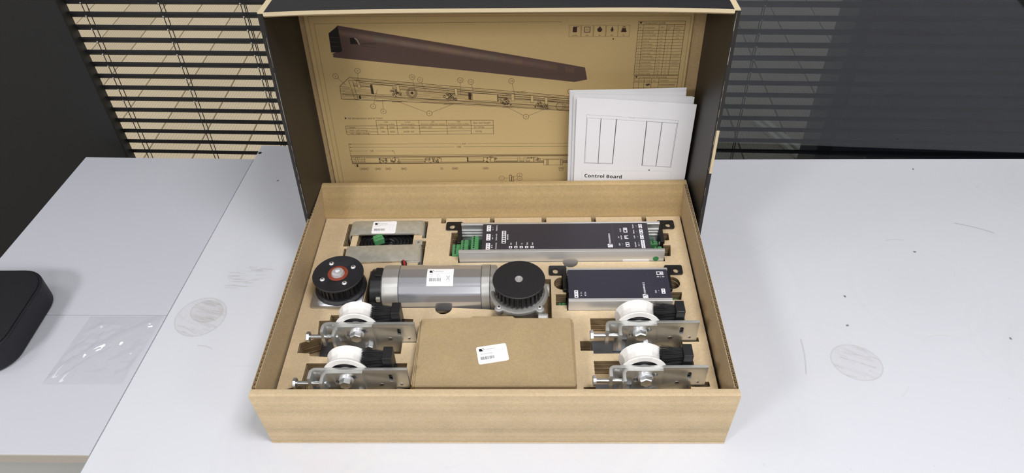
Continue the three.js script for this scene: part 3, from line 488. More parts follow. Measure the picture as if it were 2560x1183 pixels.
{
  const gp = undefined;
  const b1 = thing('booklet', 'white booklet standing rearmost against the lid, mostly hidden by the other two', 'booklet');
  part('cover', leafGeo([0.1063, 0.2708], [0.2806, 0.2709], 0.1072, 0.2812, -0.4215, 0.03, -0.003, 0.0004, 0.27), M.paper, b1);
  part('inner_page', leafGeo([0.1075, 0.2685], [0.2803, 0.2665], 0.1078, 0.2810, -0.4205, 0.03, -0.001, 0.0003, 0.27), M.paper, b1);
  const b2 = thing('booklet', 'white booklet standing between the rear booklet and the Control Board booklet', 'booklet');
  part('cover', leafGeo([0.1125, 0.2655], [0.2928, 0.2582], 0.1125, 0.2940, -0.4185, 0.025, -0.001, 0.0004, 0.27), M.paper, b2);
  part('inner_page', leafGeo([0.1135, 0.2660], [0.2900, 0.2590], 0.1135, 0.2925, -0.4195, 0.025, -0.001, 0.0003, 0.27), M.paper, b2);
  const b3 = thing('booklet', 'white booklet in front with a sliding door drawing and the title Control Board', 'booklet');
  part('cover', leafGeo([0.117, 0.2634], [0.2965, 0.2490], 0.1171, 0.2955, -0.4155, 0.02, 0.0006, 0.0004, 0.262), std({ map: coverTexture(), roughness: 0.7 }), b3);
  part('inner_page', leafGeo([0.118, 0.2630], [0.2955, 0.2486], 0.118, 0.2950, -0.4163, 0.02, 0.0, 0.0003, 0.262), M.paper, b3);
}

// ------------------------------------------------------------------ layered cardboard insert
const IY = 0.062, BASE = 0.034;
{
  const t = thing('cardboard_insert', 'layered kraft cardboard insert with cut-outs filling the tray around the parts', 'box insert', [0, 0.004, 0]);
  const arc = (cx, cz, r, a0, a1, n = 10) => Array.from({ length: n + 1 }, (_, i) => { const q = a0 + (a1 - a0) * i / n; return [cx + r * Math.cos(q), cz + r * Math.sin(q)]; });
  const P = Math.PI;
  const outline = [[-0.2895, -0.0105], [-0.2895, -0.3805], [-0.25, -0.380], [-0.20, -0.3795]];
  for (const x of [-0.0955, -0.0162, 0.068, 0.1484, 0.23]) outline.push([x - 0.0038, -0.3795], [x - 0.0038, -0.367], [x + 0.0038, -0.367], [x + 0.0038, -0.3795]);
  outline.push([0.25, -0.380], [0.2885, -0.3805], [0.2895, -0.0105]);
  const holes = [
    // bracket slots and the window between the bars
    [[-0.2505, -0.367], [-0.2395, -0.367], [-0.2395, -0.314], [-0.2505, -0.314]], [[-0.127, -0.372], [-0.1205, -0.372], [-0.1205, -0.332], [-0.127, -0.332]],
    rrect(-0.2295, -0.366, -0.1405, -0.302, 0.004).reverse(),
    [[-0.2475, -0.3085], [-0.2425, -0.3085], [-0.2425, -0.276], [-0.2475, -0.276]], [[-0.1275, -0.325], [-0.1195, -0.325], [-0.1195, -0.272], [-0.1275, -0.272]],
    // motor, with finger notches and the gear end
    [...arc(-0.081, -0.2585, 0.0125, P, 2 * P), [-0.004, -0.2585], [-0.004, -0.24], [0.0765, -0.24], [0.0765, -0.1515], [0.012, -0.1515], [0.005, -0.1785], [-0.0675, -0.1838], ...arc(-0.080, -0.1838, 0.0125, 0, P), [-0.168, -0.1838], [-0.172, -0.176], [-0.198, -0.184], [-0.198, -0.2585]],
    // control unit
    [[-0.0645, -0.3462], [-0.0645, -0.3612], [-0.0708, -0.3612], [-0.0708, -0.3445], [-0.0805, -0.3445], [-0.0805, -0.291], [-0.0655, -0.291], [-0.0655, -0.2755], ...arc(0.107, -0.2765, 0.0118, P, 0), [0.2515, -0.2765], [0.2515, -0.288], [0.2615, -0.288], [0.2645, -0.312], [0.2535, -0.312], [0.2535, -0.3227], [0.264, -0.3233], [0.2648, -0.3398], [0.2565, -0.3399], [0.2565, -0.3612], [0.2502, -0.3612], [0.2502, -0.3462]],
    // power supply
    [[0.0995, -0.2455], [0.0995, -0.2600], [0.0930, -0.2600], [0.0930, -0.2440], ...arc(0.0935, -0.231, 0.0128, -P / 2, -3 * P / 2), [0.0985, -0.2185], [0.0985, -0.209], [0.0832, -0.209], [0.0826, -0.1874], [0.0985, -0.1874], [0.0985, -0.1772], [0.2505, -0.1772], [0.2505, -0.197], [0.2645, -0.197], [0.2676, -0.212], [0.2505, -0.212], [0.2505, -0.2188], ...arc(0.2553, -0.231, 0.0123, P / 2, -P / 2), [0.2548, -0.2600], [0.2486, -0.2600], [0.2486, -0.2455]],
    // accessories box
    [[-0.1085, -0.1462], [0.106, -0.1462], [0.106, -0.0262], [-0.1085, -0.0262]],
    // roller carriages
    [[0.1306, -0.1623], [0.2637, -0.1623], [0.2637, -0.127], [0.2775, -0.127], [0.2775, -0.1195], [0.2545, -0.1195], [0.2545, -0.1], [0.1315, -0.0992], [0.1316, -0.104], [0.1143, -0.1042], [0.114, -0.1209], [0.1303, -0.1209]],
    [[0.1311, -0.0868], [0.2643, -0.0868], [0.2643, -0.0525], [0.2795, -0.0525], [0.2795, -0.0445], [0.2545, -0.0445], [0.2545, -0.0225], [0.1152, -0.0225], [0.1152, -0.0442], [0.1312, -0.0446]],
    [[-0.2418, -0.1701], [-0.228, -0.17], [-0.1215, -0.162], [-0.1215, -0.1255], [-0.1125, -0.1255], [-0.1125, -0.1195], [-0.132, -0.1195], [-0.132, -0.0995], [-0.2342, -0.0945], [-0.2567, -0.096], [-0.2583, -0.1007], [-0.2755, -0.1015], [-0.2758, -0.1185], [-0.2527, -0.1275], [-0.2569, -0.1594], [-0.2418, -0.1601]],
    [[-0.2587, -0.0836], [-0.2332, -0.0836], [-0.121, -0.0836], [-0.121, -0.0482], [-0.112, -0.0482], [-0.112, -0.0415], [-0.13, -0.0415], [-0.13, -0.0215], [-0.2775, -0.0215], [-0.2775, -0.041], [-0.2586, -0.0471], [-0.2585, -0.0748]],
  ];
  part('base_block', boxUV(plateXZ(outline, [], 0, 0.0220)), M.kraftDark, t);
  part('base_block', boxUV(plateXZ(outline, [holes[5], circ(0.107, -0.2772, 0.0110)], 0.0221, BASE - 0.004)), M.kraftDark, t);
  const n = 7, th = (IY - BASE) / n;
  for (let i = 0; i < n; i++) {
    const y0 = BASE - 0.004 + i * th, dx = i === n - 1 ? 0 : rr(-0.0007, 0.0007), dz = i === n - 1 ? 0 : rr(-0.0007, 0.0007);
    const s = poly(outline.map(([x, z]) => [x, -z])); for (const h of holes) s.holes.push(hole(h.map(([x, z]) => [x + dx, -z - dz])));
    const g = new THREE.ExtrudeGeometry(s, { depth: th - 0.00025, bevelEnabled: false, curveSegments: 8 }).rotateX(-Math.PI / 2).translate(0, y0, 0);
    part('cardboard_layer', g, [M.kraft, M.flute], t);
  }
}

// ------------------------------------------------------------------ brackets
function makeBracket(name, label, pos, rot, withLabel) {
  const t = thing(name, label, 'bracket', pos, rot);
  // strap: outline in x-y swept along z (width 0.031)
  const L = 0.0605, r = 0.009, th = 0.003, leg = 0.024, out = [], inn = [];
  out.push([-L, -leg]); for (let i = 0; i <= 6; i++) { const q = Math.PI - i / 6 * Math.PI / 2; out.push([-L + r + r * Math.cos(q), -r + r * Math.sin(q)]); } for (let i = 0; i <= 6; i++) { const q = Math.PI / 2 - i / 6 * Math.PI / 2; out.push([L - r + r * Math.cos(q), -r + r * Math.sin(q)]); } out.push([L, -leg]);
  inn.push([L - th, -leg]); const q2 = r - th; for (let i = 0; i <= 6; i++) { const q = i / 6 * Math.PI / 2; inn.push([L - r + q2 * Math.cos(q), -r + q2 * Math.sin(q)]); } for (let i = 0; i <= 6; i++) { const q = Math.PI / 2 + i / 6 * Math.PI / 2; inn.push([-L + r + q2 * Math.cos(q), -r + q2 * Math.sin(q)]); } inn.push([-L + th, -leg]);
  part('strap', boxUV(toCreasedNormals(ext(poly(out.concat(inn)), 0.031, 0.0004), 0.6)).translate(0, 0, -0.0155), M.zinc, t);
  if (withLabel) { const [g, m] = sticker(0.0385, 0.029, 'bracket'); part('label', g.translate(-0.0045, 0.0001, 0.0008), m, t, 'white barcode label'); }
  else {
    part('end_foot', [plateXZ([[0.0475, -0.0235], [0.0605, -0.0235], [0.0605, -0.0155], [0.0475, -0.0155]], [circ(0.0545, -0.0192, 0.0022, 14)], -0.0032, -0.0002, 0.0003), box(0.036, 0.058, -0.0075, -0.0025, 0.0150, 0.0172, 0.0008)], M.zinc, t);
  }
  return t;
}
makeBracket('mounting_bracket', 'zinc strap bracket with rounded ends and a white barcode label, rearmost in the tray', [-0.1852, IY + 0.0045, -0.3535], [0, 0.01, 0], true);
makeBracket('mounting_bracket', 'plain zinc strap bracket without label, lying between the labelled bracket and the motor', [-0.1842, IY + 0.0045, -0.2935], [0.02, 0.035, 0], false).scale.z = 1.14;

// ------------------------------------------------------------------ deflection pulley on its bracket
function pulleyTeeth(r, h, n, depth) { const a = []; for (let i = 0; i < n; i++) for (const [f, k] of [[0, 0], [0.12, 1], [0.5, 1], [0.62, 0]]) { const q = (i + f) / n * 2 * Math.PI, R = r - depth * (1 - k); a.push([R * Math.cos(q), R * Math.sin(q)]); } return ext(poly(a), h).rotateX(-Math.PI / 2); }
{
  const t = thing('deflection_pulley', 'black flanged toothed pulley with a red ring and four screws on a zinc plate', 'pulley', [-0.2322, IY, -0.2135], [0, 0, 0]);
  // plate, front edge rolled down
  const prof = []; const inn = []; for (const [z, y] of [[-0.004, 0.0085], [0.022, 0.0085]]) prof.push([z, y]); for (let i = 1; i <= 6; i++) { const q = Math.PI / 2 - i / 6 * Math.PI / 2; prof.push([0.022 + 0.0085 * Math.cos(q), 0.0085 * Math.sin(q)]); }
  for (let i = 6; i >= 1; i--) { const q = Math.PI / 2 - i / 6 * Math.PI / 2; inn.push([0.022 + 0.0055 * Math.cos(q), 0.0055 * Math.sin(q) ]); } inn.push([0.022, 0.0055], [-0.004, 0.0055], [-0.004, 0.0085]);
  const pg = toCreasedNormals(ext(poly(prof.concat(inn.slice(0, -1)).map(([z, y]) => [-z, y]).reverse()), 0.0755, 0.0006), 0.7).rotateY(Math.PI / 2).translate(-0.0415, 0, 0);
  part('base_plate', boxUV(pg), M.zincBlue, t);
  part('spacer', T(cyl(0.010, 0.006, 24), 0, 0.0112, 0), M.steel, t);
  part('lower_flange', toCreasedNormals(lathe([[0, 0.0120], [0.036, 0.0120], [0.0376, 0.0132], [0.0376, 0.0150], [0.0345, 0.0182], [0, 0.0182]], 64), 0.6), M.plasticFine, t);
  part('toothed_rim', pulleyTeeth(0.0326, 0.0165, 28, 0.0020).translate(0, 0.018, 0), M.plastic, t);
  part('upper_flange', toCreasedNormals(lathe([[0.011, 0.0405], [0.0125, 0.0412], [0.034, 0.0412], [0.0362, 0.0418], [0.0370, 0.0408], [0.0366, 0.0385], [0.031, 0.0345], [0, 0.034], [0, 0.0385], [0.011, 0.0385], [0.011, 0.0405]], 64), 0.6), M.plasticFine, t);
  part('seal_ring', toCreasedNormals(lathe([[0.009, 0.0385], [0.0148, 0.0385], [0.0148, 0.0419], [0.0138, 0.0424], [0.0100, 0.0418], [0.009, 0.0405]], 48), 0.6), M.red, t, 'brick red ring');
  part('centre_bolt', toCreasedNormals(lathe([[0, 0.0440], [0.0030, 0.0440], [0.0034, 0.0468], [0.0056, 0.0466], [0.0084, 0.0450], [0.0098, 0.0424], [0.0100, 0.0385], [0, 0.0385]], 40), 0.5), M.chrome, t);
  for (const a of [0.55, 2.15, 3.7, 5.3]) { const s = part('screw', lathe([[0, 0.0025], [0.0018, 0.0024], [0.0034, 0.0014], [0.0042, 0], [0, 0]], 20), M.chrome, t); s.position.set(0.0237 * Math.cos(a), 0.0413, -0.0237 * Math.sin(a)); const k = part('socket', cyl(0.0013, 0.0004, 6), M.dark, s); k.position.y = 0.0025; }
}

// ------------------------------------------------------------------ gear motor
{
  const t = thing('gear_motor', 'silver cylindrical gear motor with a large black toothed pulley on its right end', 'motor', [0, BASE, -0.2175]);
  const AY = 0.062 - BASE, MZ = -0.0028, R = 0.0355, along = (pts, n = 64) => toCreasedNormals(lathe(pts.map(([x, r]) => [r, x]), n), 0.5).rotateZ(-Math.PI / 2).translate(0, AY, MZ);
  part('body', along([[-0.145, 0.001], [-0.145, R - 0.0008], [-0.1443, R], [-0.0258, R], [-0.0252, R - 0.0006], [-0.0252, 0.001]]), M.motor, t);
  part('end_ring', along([[-0.1705, 0.001], [-0.1705, R - 0.003], [-0.1685, R - 0.0002], [-0.1640, R + 0.0006], [-0.1455, R + 0.0006], [-0.1452, 0.001]]), M.cast, t);
  const pt = part('end_ring_lug', [box(-0.168, -0.157, 0.004, 0.014, 0.016, 0.0365, 0.003)], M.cast, t);
  part('collar', along([[-0.0245, 0.001], [-0.0245, R + 0.0008], [-0.0128, R + 0.0008], [-0.0128, 0.001]]), M.cast, t);
  part('collar', along([[-0.0118, 0.001], [-0.0118, R + 0.0005], [-0.0045, R + 0.0002], [-0.003, R - 0.002], [-0.003, 0.001]]), M.cast, t);
  // black brush cap with its connector
  const cap = part('end_cap', along([[-0.1885, 0.001], [-0.1885, 0.0285], [-0.187, 0.0305], [-0.170, 0.0312], [-0.170, 0.001]], 40), M.plastic, t);
  part('connector', [box(-0.1800, -0.1695, AY + 0.027, AY + 0.0350, -0.014, 0.002, 0.001), box(-0.1885, -0.170, AY - 0.022, AY + 0.006, 0.021, 0.0315, 0.001), box(-0.1905, -0.170, 0.003, 0.016, 0.004, 0.027, 0.002)], M.plastic, cap);
  part('terminal', box(-0.1775, -0.1715, AY + 0.008, AY + 0.0155, 0.026, 0.0305, 0.0006), M.zinc, cap);
  // label wrapped round the body
  { const g = new THREE.CylinderGeometry(R + 0.00025, R + 0.00025, 0.0385, 24, 1, true, 0, 0.85), uv = g.attributes.uv; for (let i = 0; i < uv.count; i++) { const u = uv.getX(i), v = uv.getY(i); uv.setXY(i, v, 1 - u); }
    // cylinder axis y -> x; angle zero points to +z
    g.rotateZ(-Math.PI / 2); const m = part('label', g, std({ map: stickerTex('motor'), roughness: 0.5, side: THREE.DoubleSide }), t, 'white barcode label'); m.position.set(-0.0845, AY, MZ); m.rotation.x = -1.79; }
  // gearbox
  const gx = 0.030, gz = 0.0245;
  part('gear_housing', [box(-0.004, 0.062, 0.002, 0.047, -0.032, 0.05, 0.008), T(cyl(0.036, 0.040, 40), gx, 0.026, gz)], M.cast, t);
  const fl = poly(circ(0, 0, 0.0395, 64)); 
  part('gear_flange', [toCreasedNormals(lathe([[0.030, 0.044], [0.0398, 0.044], [0.0412, 0.046], [0.0412, 0.050], [0.0400, 0.0522], [0.0365, 0.0522], [0.0350, 0.0505], [0.030, 0.0500], [0.030, 0.044]], 64), 0.5).translate(gx, 0, gz), T(cyl(0.031, 0.006, 40), gx, 0.0465, gz)], M.cast, t, 'cast ring flange');
  for (const [x, z] of [[0.0018, 0.0555], [0.0592, 0.0565], [0.0592, -0.006], [0.0018, -0.006]]) {
    part('flange_ear', T(lathe([[0, 0], [0.0062, 0], [0.0062, 0.007], [0.0055, 0.008], [0, 0.008]], 20), x, 0.043, z), M.cast, t); const s = part('screw', T(lathe([[0, 0], [0.0034, 0], [0.0034, 0.002], [0.0026, 0.003], [0, 0.003]], 16), x, 0.051, z), M.chrome, t); part('socket', T(cyl(0.0015, 0.0005, 6), x, 0.0541, z), M.dark, s);
  }
  part('side_boss', toCreasedNormals(lathe([[0, 0], [0.0095, 0], [0.0095, 0.012], [0.0085, 0.0135], [0, 0.0135]], 24), 0.5).rotateZ(-Math.PI / 2).translate(0.060, 0.040, 0.012), M.cast, t);
  part('side_boss', toCreasedNormals(lathe([[0, 0], [0.0060, 0], [0.0060, 0.012], [0.005, 0.0135], [0, 0.0135]], 24), 0.5).rotateZ(-Math.PI / 2).translate(0.057, 0.043, 0.067), M.cast, t);
  part('drive_pulley', [toCreasedNormals(lathe([[0, 0.0772], [0.0362, 0.0772], [0.0372, 0.0765], [0.0372, 0.0750], [0.0355, 0.0738], [0, 0.0738]], 72), 0.5).translate(gx, 0, gz), pulleyTeeth(0.0348, 0.0195, 30, 0.0030).translate(gx, 0.0545, gz)], M.plasticFine, t, 'black toothed pulley');
  part('shaft_screw', [toCreasedNormals(lathe([[0.003, 0.0775], [0.003, 0.0785], [0.0052, 0.0785], [0.0058, 0.0772], [0, 0.0772]], 32), 0.5).translate(gx, 0, gz), T(hexHead(0.0029, 0.0008), gx, 0.0773, gz)], M.chrome, t);
  part('shaft', T(cyl(0.009, 0.012, 20), gx, 0.050, gz), M.steel, t);
  // cable: from the body under the lower bracket to a coil in the window cut-out
  const y = 0.034;
  part('cable', [tube([[-0.1480, AY + 0.018, -0.026], [-0.1480, 0.029, -0.045], [-0.1500, 0.030, -0.058], [-0.160, 0.018, -0.078], [-0.17, 0.012, -0.098]], 0.0030), tube([[-0.1437, AY + 0.018, -0.027], [-0.1440, 0.0292, -0.046], [-0.1465, 0.029, -0.060], [-0.160, 0.016, -0.082]], 0.0012)], M.cable, t);
  part('red_wire', tube([[-0.1457, AY + 0.020, -0.0265], [-0.1459, 0.0318, -0.045], [-0.1485, 0.032, -0.058], [-0.158, 0.02, -0.075]], 0.0018), M.wireRed, t, 'red wire');
  const coil = []; for (let k = 0; k < 18; k++) { const a = 0.0405 - (k % 6) * 0.0056, b = 0.0275 - (k % 6) * 0.0040; coil.push(new THREE.TubeGeometry(new THREE.CatmullRomCurve3(Array.from({ length: 24 }, (_, i) => new THREE.Vector3(-0.185 + a * Math.cos(i / 24 * 6.283), 0.004 + Math.floor(k / 6) * 0.0062 + 0.001 * Math.sin(i * 0.8 + k), -0.1165 + b * Math.sin(i / 24 * 6.283))), true), 60, 0.0030, 8, true)); }
  part('cable_coil', coil, M.cable, t, 'black cable wound in a coil');
  part('plug', [box(-0.008, 0.008, 0, 0.011, -0.0055, 0.0055, 0.0008), box(-0.0072, 0.0072, 0.008, 0.0132, -0.005, 0.001, 0.0006), ...[-0.005, 0, 0.005].map((x) => box(x - 0.0013, x + 0.0013, 0.0105, 0.0122, 0.002, 0.0045))].map((g) => g.rotateY(0.5).translate(-0.1965, 0.0195, -0.1135)), M.green, t, 'green screw terminal plug');
}

// ------------------------------------------------------------------ electronics
function plateTexture(wmm, hmm, draw, base = '#333139') { const S = Math.min(7.9, 2048 / wmm); const [c, g] = canvas(Math.round(wmm * S), Math.round(hmm * S)); g.fillStyle = base; g.fillRect(0, 0, c.width, c.height); draw(g, S); return tex(c); }
function printKit(g, S) {
  const W = '#e4e4e8', K = '#1b1b20', rect = (x0, y0, x1, y1, col) => { g.fillStyle = col; g.fillRect(x0 * S, y0 * S, (x1 - x0) * S, (y1 - y0) * S); };
  const vtext = (s, x, y, h, b = 'bold') => { g.save(); g.translate(x * S, y * S); g.rotate(-Math.PI / 2); g.fillStyle = W; g.font = `${b} ${h * S}px sans-serif`; g.textAlign = 'center'; g.fillText(s, 0, 0); g.restore(); };
  return { W, K, rect, vtext,
    conn(x0, y0, x1, y1, n) { rect(x0, y0, x1, y1, W); for (let i = 0; i < n; i++) { g.fillStyle = K; g.beginPath(); g.ellipse((x0 + x1) / 2 * S, (y0 + (i + 0.5) * (y1 - y0) / n) * S, 1.05 * S, 0.95 * S, 0, 0, 7); g.fill(); } },
    brand(x0, y0, x1, y1, tx, ty0, ty1) { rect(x0, y0, x1, y1, W); g.strokeStyle = K; g.lineWidth = 1.0 * S; g.beginPath(); g.moveTo((x0 + 1.4) * S, (y0 + 4) * S); g.quadraticCurveTo((x0 + 1.6) * S, (y0 + 1.9) * S, x1 * S, (y0 + 0.7) * S); g.stroke(); 
      g.save(); g.translate(tx * S, (ty0 + ty1) / 2 * S); g.rotate(-Math.PI / 2); g.fillStyle = W; g.font = `bold ${3.7 * S}px sans-serif`; g.textAlign = 'center'; const m = g.measureText(BRAND).width; g.scale((ty1 - ty0) * S / m, 1); g.fillText(BRAND, 0, 1.3 * S); g.restore(); } };
}
function terminalBlock(n, pitch, w, h) {   // green block with n openings in its front (x = -w/2) and screw wells on top
  const gs = [box(-w / 2, w / 2, 0, h, 0, n * pitch, 0.0005)]; for (let i = 0; i < n; i++) gs.push(box(-w / 2 + 0.001, w / 2 - 0.001, h - 0.0003, h + 0.0012, i * pitch + 0.0006, (i + 1) * pitch - 0.0006, 0.0003)); return gs;
}
function wells(n, pitch, w, h) { return Array.from({ length: n }, (_, i) => T(cyl(0.0012, 0.0006, 12), -w * 0.12, h + 0.0012, (i + 0.5) * pitch)); }
function endBracket(t, s, x, top, zb) {   // s = -1 left, 1 right; x = end of the profile; zb = rear edge
  const tabs = plateXZ(rrect(0, 0, 0.0265, 0.0185, 0.0028).map(([a, b]) => [s * a, b]), [slot(s * 0.0165, 0.0115, 0.0012, 0.0042, Math.PI / 2).map(([a, b]) => [a, b])], 0, 0.0024, 0.0003).translate(x, top - 0.0024, zb);
  const up = box(Math.min(x, x + s * 0.0062), Math.max(x, x + s * 0.0062), 0.006, top + 0.002, zb + 0.006, zb + 0.052, 0.0012);
  const b = part('end_bracket', [tabs, up], M.bracketBlack, t, 'black end bracket with a holed tab');
  for (const z of [0.016, 0.047]) part('screw', toCreasedNormals(lathe([[0, 0.002], [0.002, 0.0018], [0.0032, 0], [0, 0]], 18), 0.8).rotateZ(s * -Math.PI / 2).rotateY(Math.PI).translate(x, top - 0.013 + (z > 0.03 ? 0.006 : 0), zb + z), M.chrome, b);
}
function profile(x0, x1, D, H) {   // U-channel of extruded aluminium, z from 0 (front) to -D, swept along x
  const o = [[0, 0], [0, H - 0.0014], [-0.0001, H - 0.0009], [-0.0004, H - 0.0004], [-0.0009, H - 0.0001], [-0.0014, H], [-0.0052, H], [-0.0052, H - 0.0013], [-0.0062, H - 0.0013], [-0.0062, H - 0.0028], [-0.0018, H - 0.0028], [-0.0018, 0.0018], [-D + 0.0018, 0.0018]];
  for (const y of [0.022, 0.028, 0.034]) if (y < H - 0.008) o.push([-D + 0.0018, y - 0.0007], [-D + 0.0034, y - 0.0007], [-D + 0.0034, y + 0.0007], [-D + 0.0018, y + 0.0007]);
  o.push([-D + 0.0018, H - 0.0028], [-D + 0.0044, H - 0.0028], [-D + 0.0044, H - 0.0013], [-D + 0.0034, H - 0.0013], [-D + 0.0034, H], [-D, H], [-D, 0]);
  return toCreasedNormals(ext(poly(o.map(([z, y]) => [-z, y]).reverse()), x1 - x0), 0.55).rotateY(Math.PI / 2).translate(x0, 0, 0);
}
{
  const X0 = -0.0632, X1 = 0.2492, D = 0.0668, Z = -0.2777, H = 0.0828 - BASE;
  const t = thing('control_unit', 'long aluminium control unit with black printed cover and green terminals at its left end', 'control unit', [0, BASE, Z]);
  part('housing', profile(X0, X1, D, H), M.alu, t);
  part('circuit_board', box(X0 + 0.004, X1 - 0.006, 0.012, 0.0136, -D + 0.0022, -0.0022), M.pcb, t, 'green circuit board');
  const w = 0.2575, x0 = -0.0285, cg = box(x0, x0 + w, H - 0.0012, H - 0.0003, -D + 0.0036, -0.0054); const tp = plateTexture(257.5, 57.7, (g, S) => {
    const k = printKit(g, S), o = 7.0; k.conn(6.2, 9.5 - o, 12.8, 23.4 - o, 3); k.conn(6.2, 29.8 - o, 12.8, 44.2 - o, 3); k.conn(6.3, 50 - o, 12.8, 64.5 - o, 3);
    k.vtext('A  -  +', 16.6, 17 - o, 2.8); k.vtext('Sensor in', 22.8, 16.3 - o, 2.9); k.vtext('out  -  +', 16.6, 37 - o, 2.8); k.vtext('Sensor out', 22.8, 37 - o, 2.9); k.vtext('M  B  -', 16.6, 57 - o, 3); k.vtext('Accessory', 22.8, 56.6 - o, 2.9);
    k.rect(30.2, 22.7 - o, 36.8, 51.3 - o, k.W); for (let i = 0; i < 6; i++) k.rect(31.6, 24.3 + i * 4.7 - o, 35.4, 26.6 + i * 4.7 - o, k.K); k.vtext('DIP/OPS', 40.6, 37 - o, 3.2);
    [41.6, 49.9, 58.2, 66.4, 74.7].forEach((x, i) => { k.rect(x, 57.3 - o, x + 5, 62.0 - o, k.W); k.rect(x + 1.5, 58.8 - o, x + 3.5, 61.0 - o, k.K); k.vtext(['ON', 'Learn', 'In', 'Out', 'Rev'][i], x + 4.2, 52 - o, 3.0); });
    k.brand(192.6, 53.8 - o, 200.3, 61.5 - o, 196.4, 30.2 - o, 52.6 - o); k.rect(202.6, 1, 202.95, 57, '#55555e');
    k.conn(243.6, 9 - o, 249, 18.9 - o, 2); k.conn(243.6, 21.4 - o, 249, 31.3 - o, 2); k.conn(243.6, 33.3 - o, 249, 43.2 - o, 2); k.conn(243.6, 45.6 - o, 249.2, 63.5 - o, 4);
    k.vtext('Power', 235.8, 14.2 - o, 3); k.vtext('Motor', 235.8, 26.5 - o, 3); k.vtext('Lock', 235.8, 38.5 - o, 3); k.vtext('Encoder', 235.8, 55.5 - o, 3); k.vtext('-  +', 240.8, 14 - o, 2.6); k.vtext('-  +', 240.8, 26.5 - o, 2.6); k.vtext('-  +', 240.8, 38.5 - o, 2.6); k.vtext('B A - +', 240.8, 55 - o, 2.8);
    k.rect(219.2, 17.3 - o, 225.2, 28.5 - o, k.W); k.rect(220.8, 18.6 - o, 223.8, 27 - o, k.K); k.rect(221.2, 19 - o, 223.5, 22.6 - o, k.W); k.vtext('40|24', 215.6, 23 - o, 3); k.rect(219.6, 35.1 - o, 225.4, 42.7 - o, k.W); k.rect(221.2, 36.6 - o, 225.5, 41.2 - o, k.K); k.rect(222, 37.4 - o, 223.4, 38.4 - o, k.W); k.rect(222, 39.6 - o, 223.4, 40.6 - o, k.W); k.vtext('AK', 211.4, 39 - o, 2.8); k.vtext('system', 215.4, 39.3 - o, 2.8);
    k.rect(219.9, 50.5 - o, 225.6, 60.1 - o, k.W); k.rect(221.1, 52 - o, 224.6, 54.2 - o, k.K); k.rect(221.1, 56.6 - o, 224.6, 58.8 - o, k.K); k.vtext('BAT', 211.9, 55 - o, 3); k.vtext('-  +', 216.4, 55 - o, 2.8);
  });
  const cm = phys({ color: lin(0.028, 0.028, 0.034), roughness: 0.45 });
  const cu = cg.attributes.uv, cp = cg.attributes.position; for (let i = 0; i < cp.count; i++) cu.setXY(i, (cp.getX(i) - x0) / w, 1 - (cp.getZ(i) - (-D + 0.0036)) / (D - 0.0091));
  const top = phys({ map: tp, roughness: 0.45 }); part('cover', cg, [cm, cm, top, cm, cm, cm], t, 'black printed cover');
  endBracket(t, -1, X0, IY + 0.0040 - BASE + 0.0, -0.0885); endBracket(t, 1, X1, IY + 0.0040 - BASE, -0.0885);
  // green terminals
  const blk = (n, pitch, w, h, x, y, z) => { const b = part('terminal_block', terminalBlock(n, pitch, w, h), M.green, t, 'green terminal block'); b.position.set(x, y, z); part('screw_well', wells(n, pitch, w, h), M.dark, b); return b; };
  blk(3, 0.0036, 0.013, 0.022, -0.0690, 0.010, -0.0345); blk(3, 0.0036, 0.013, 0.022, -0.0690, 0.010, -0.0225); blk(3, 0.0038, 0.012, 0.0265, -0.0560, 0.0136, -0.0355); blk(3, 0.0038, 0.012, 0.0265, -0.0560, 0.0136, -0.0232); blk(7, 0.0040, 0.0115, 0.034, -0.0395, 0.0136, -0.036);
  blk(4, 0.0038, 0.012, 0.020, 0.2430, 0.0136, -0.025); blk(2, 0.0038, 0.012, 0.014, 0.2390, 0.0136, -0.044);
  part('green_dot', cyl(0.0045, 0.0003, 24).rotateX(Math.PI / 2).translate(0.2370, 0.0325, 0.0002), std({ color: lin(0.02, 0.20, 0.06), roughness: 0.5 }), t, 'round green sticker on the front');
  part('label', box(0.187, 0.227, 0.010, 0.0315, 0, 0.0003), M.white, t, 'white label on the front');
}
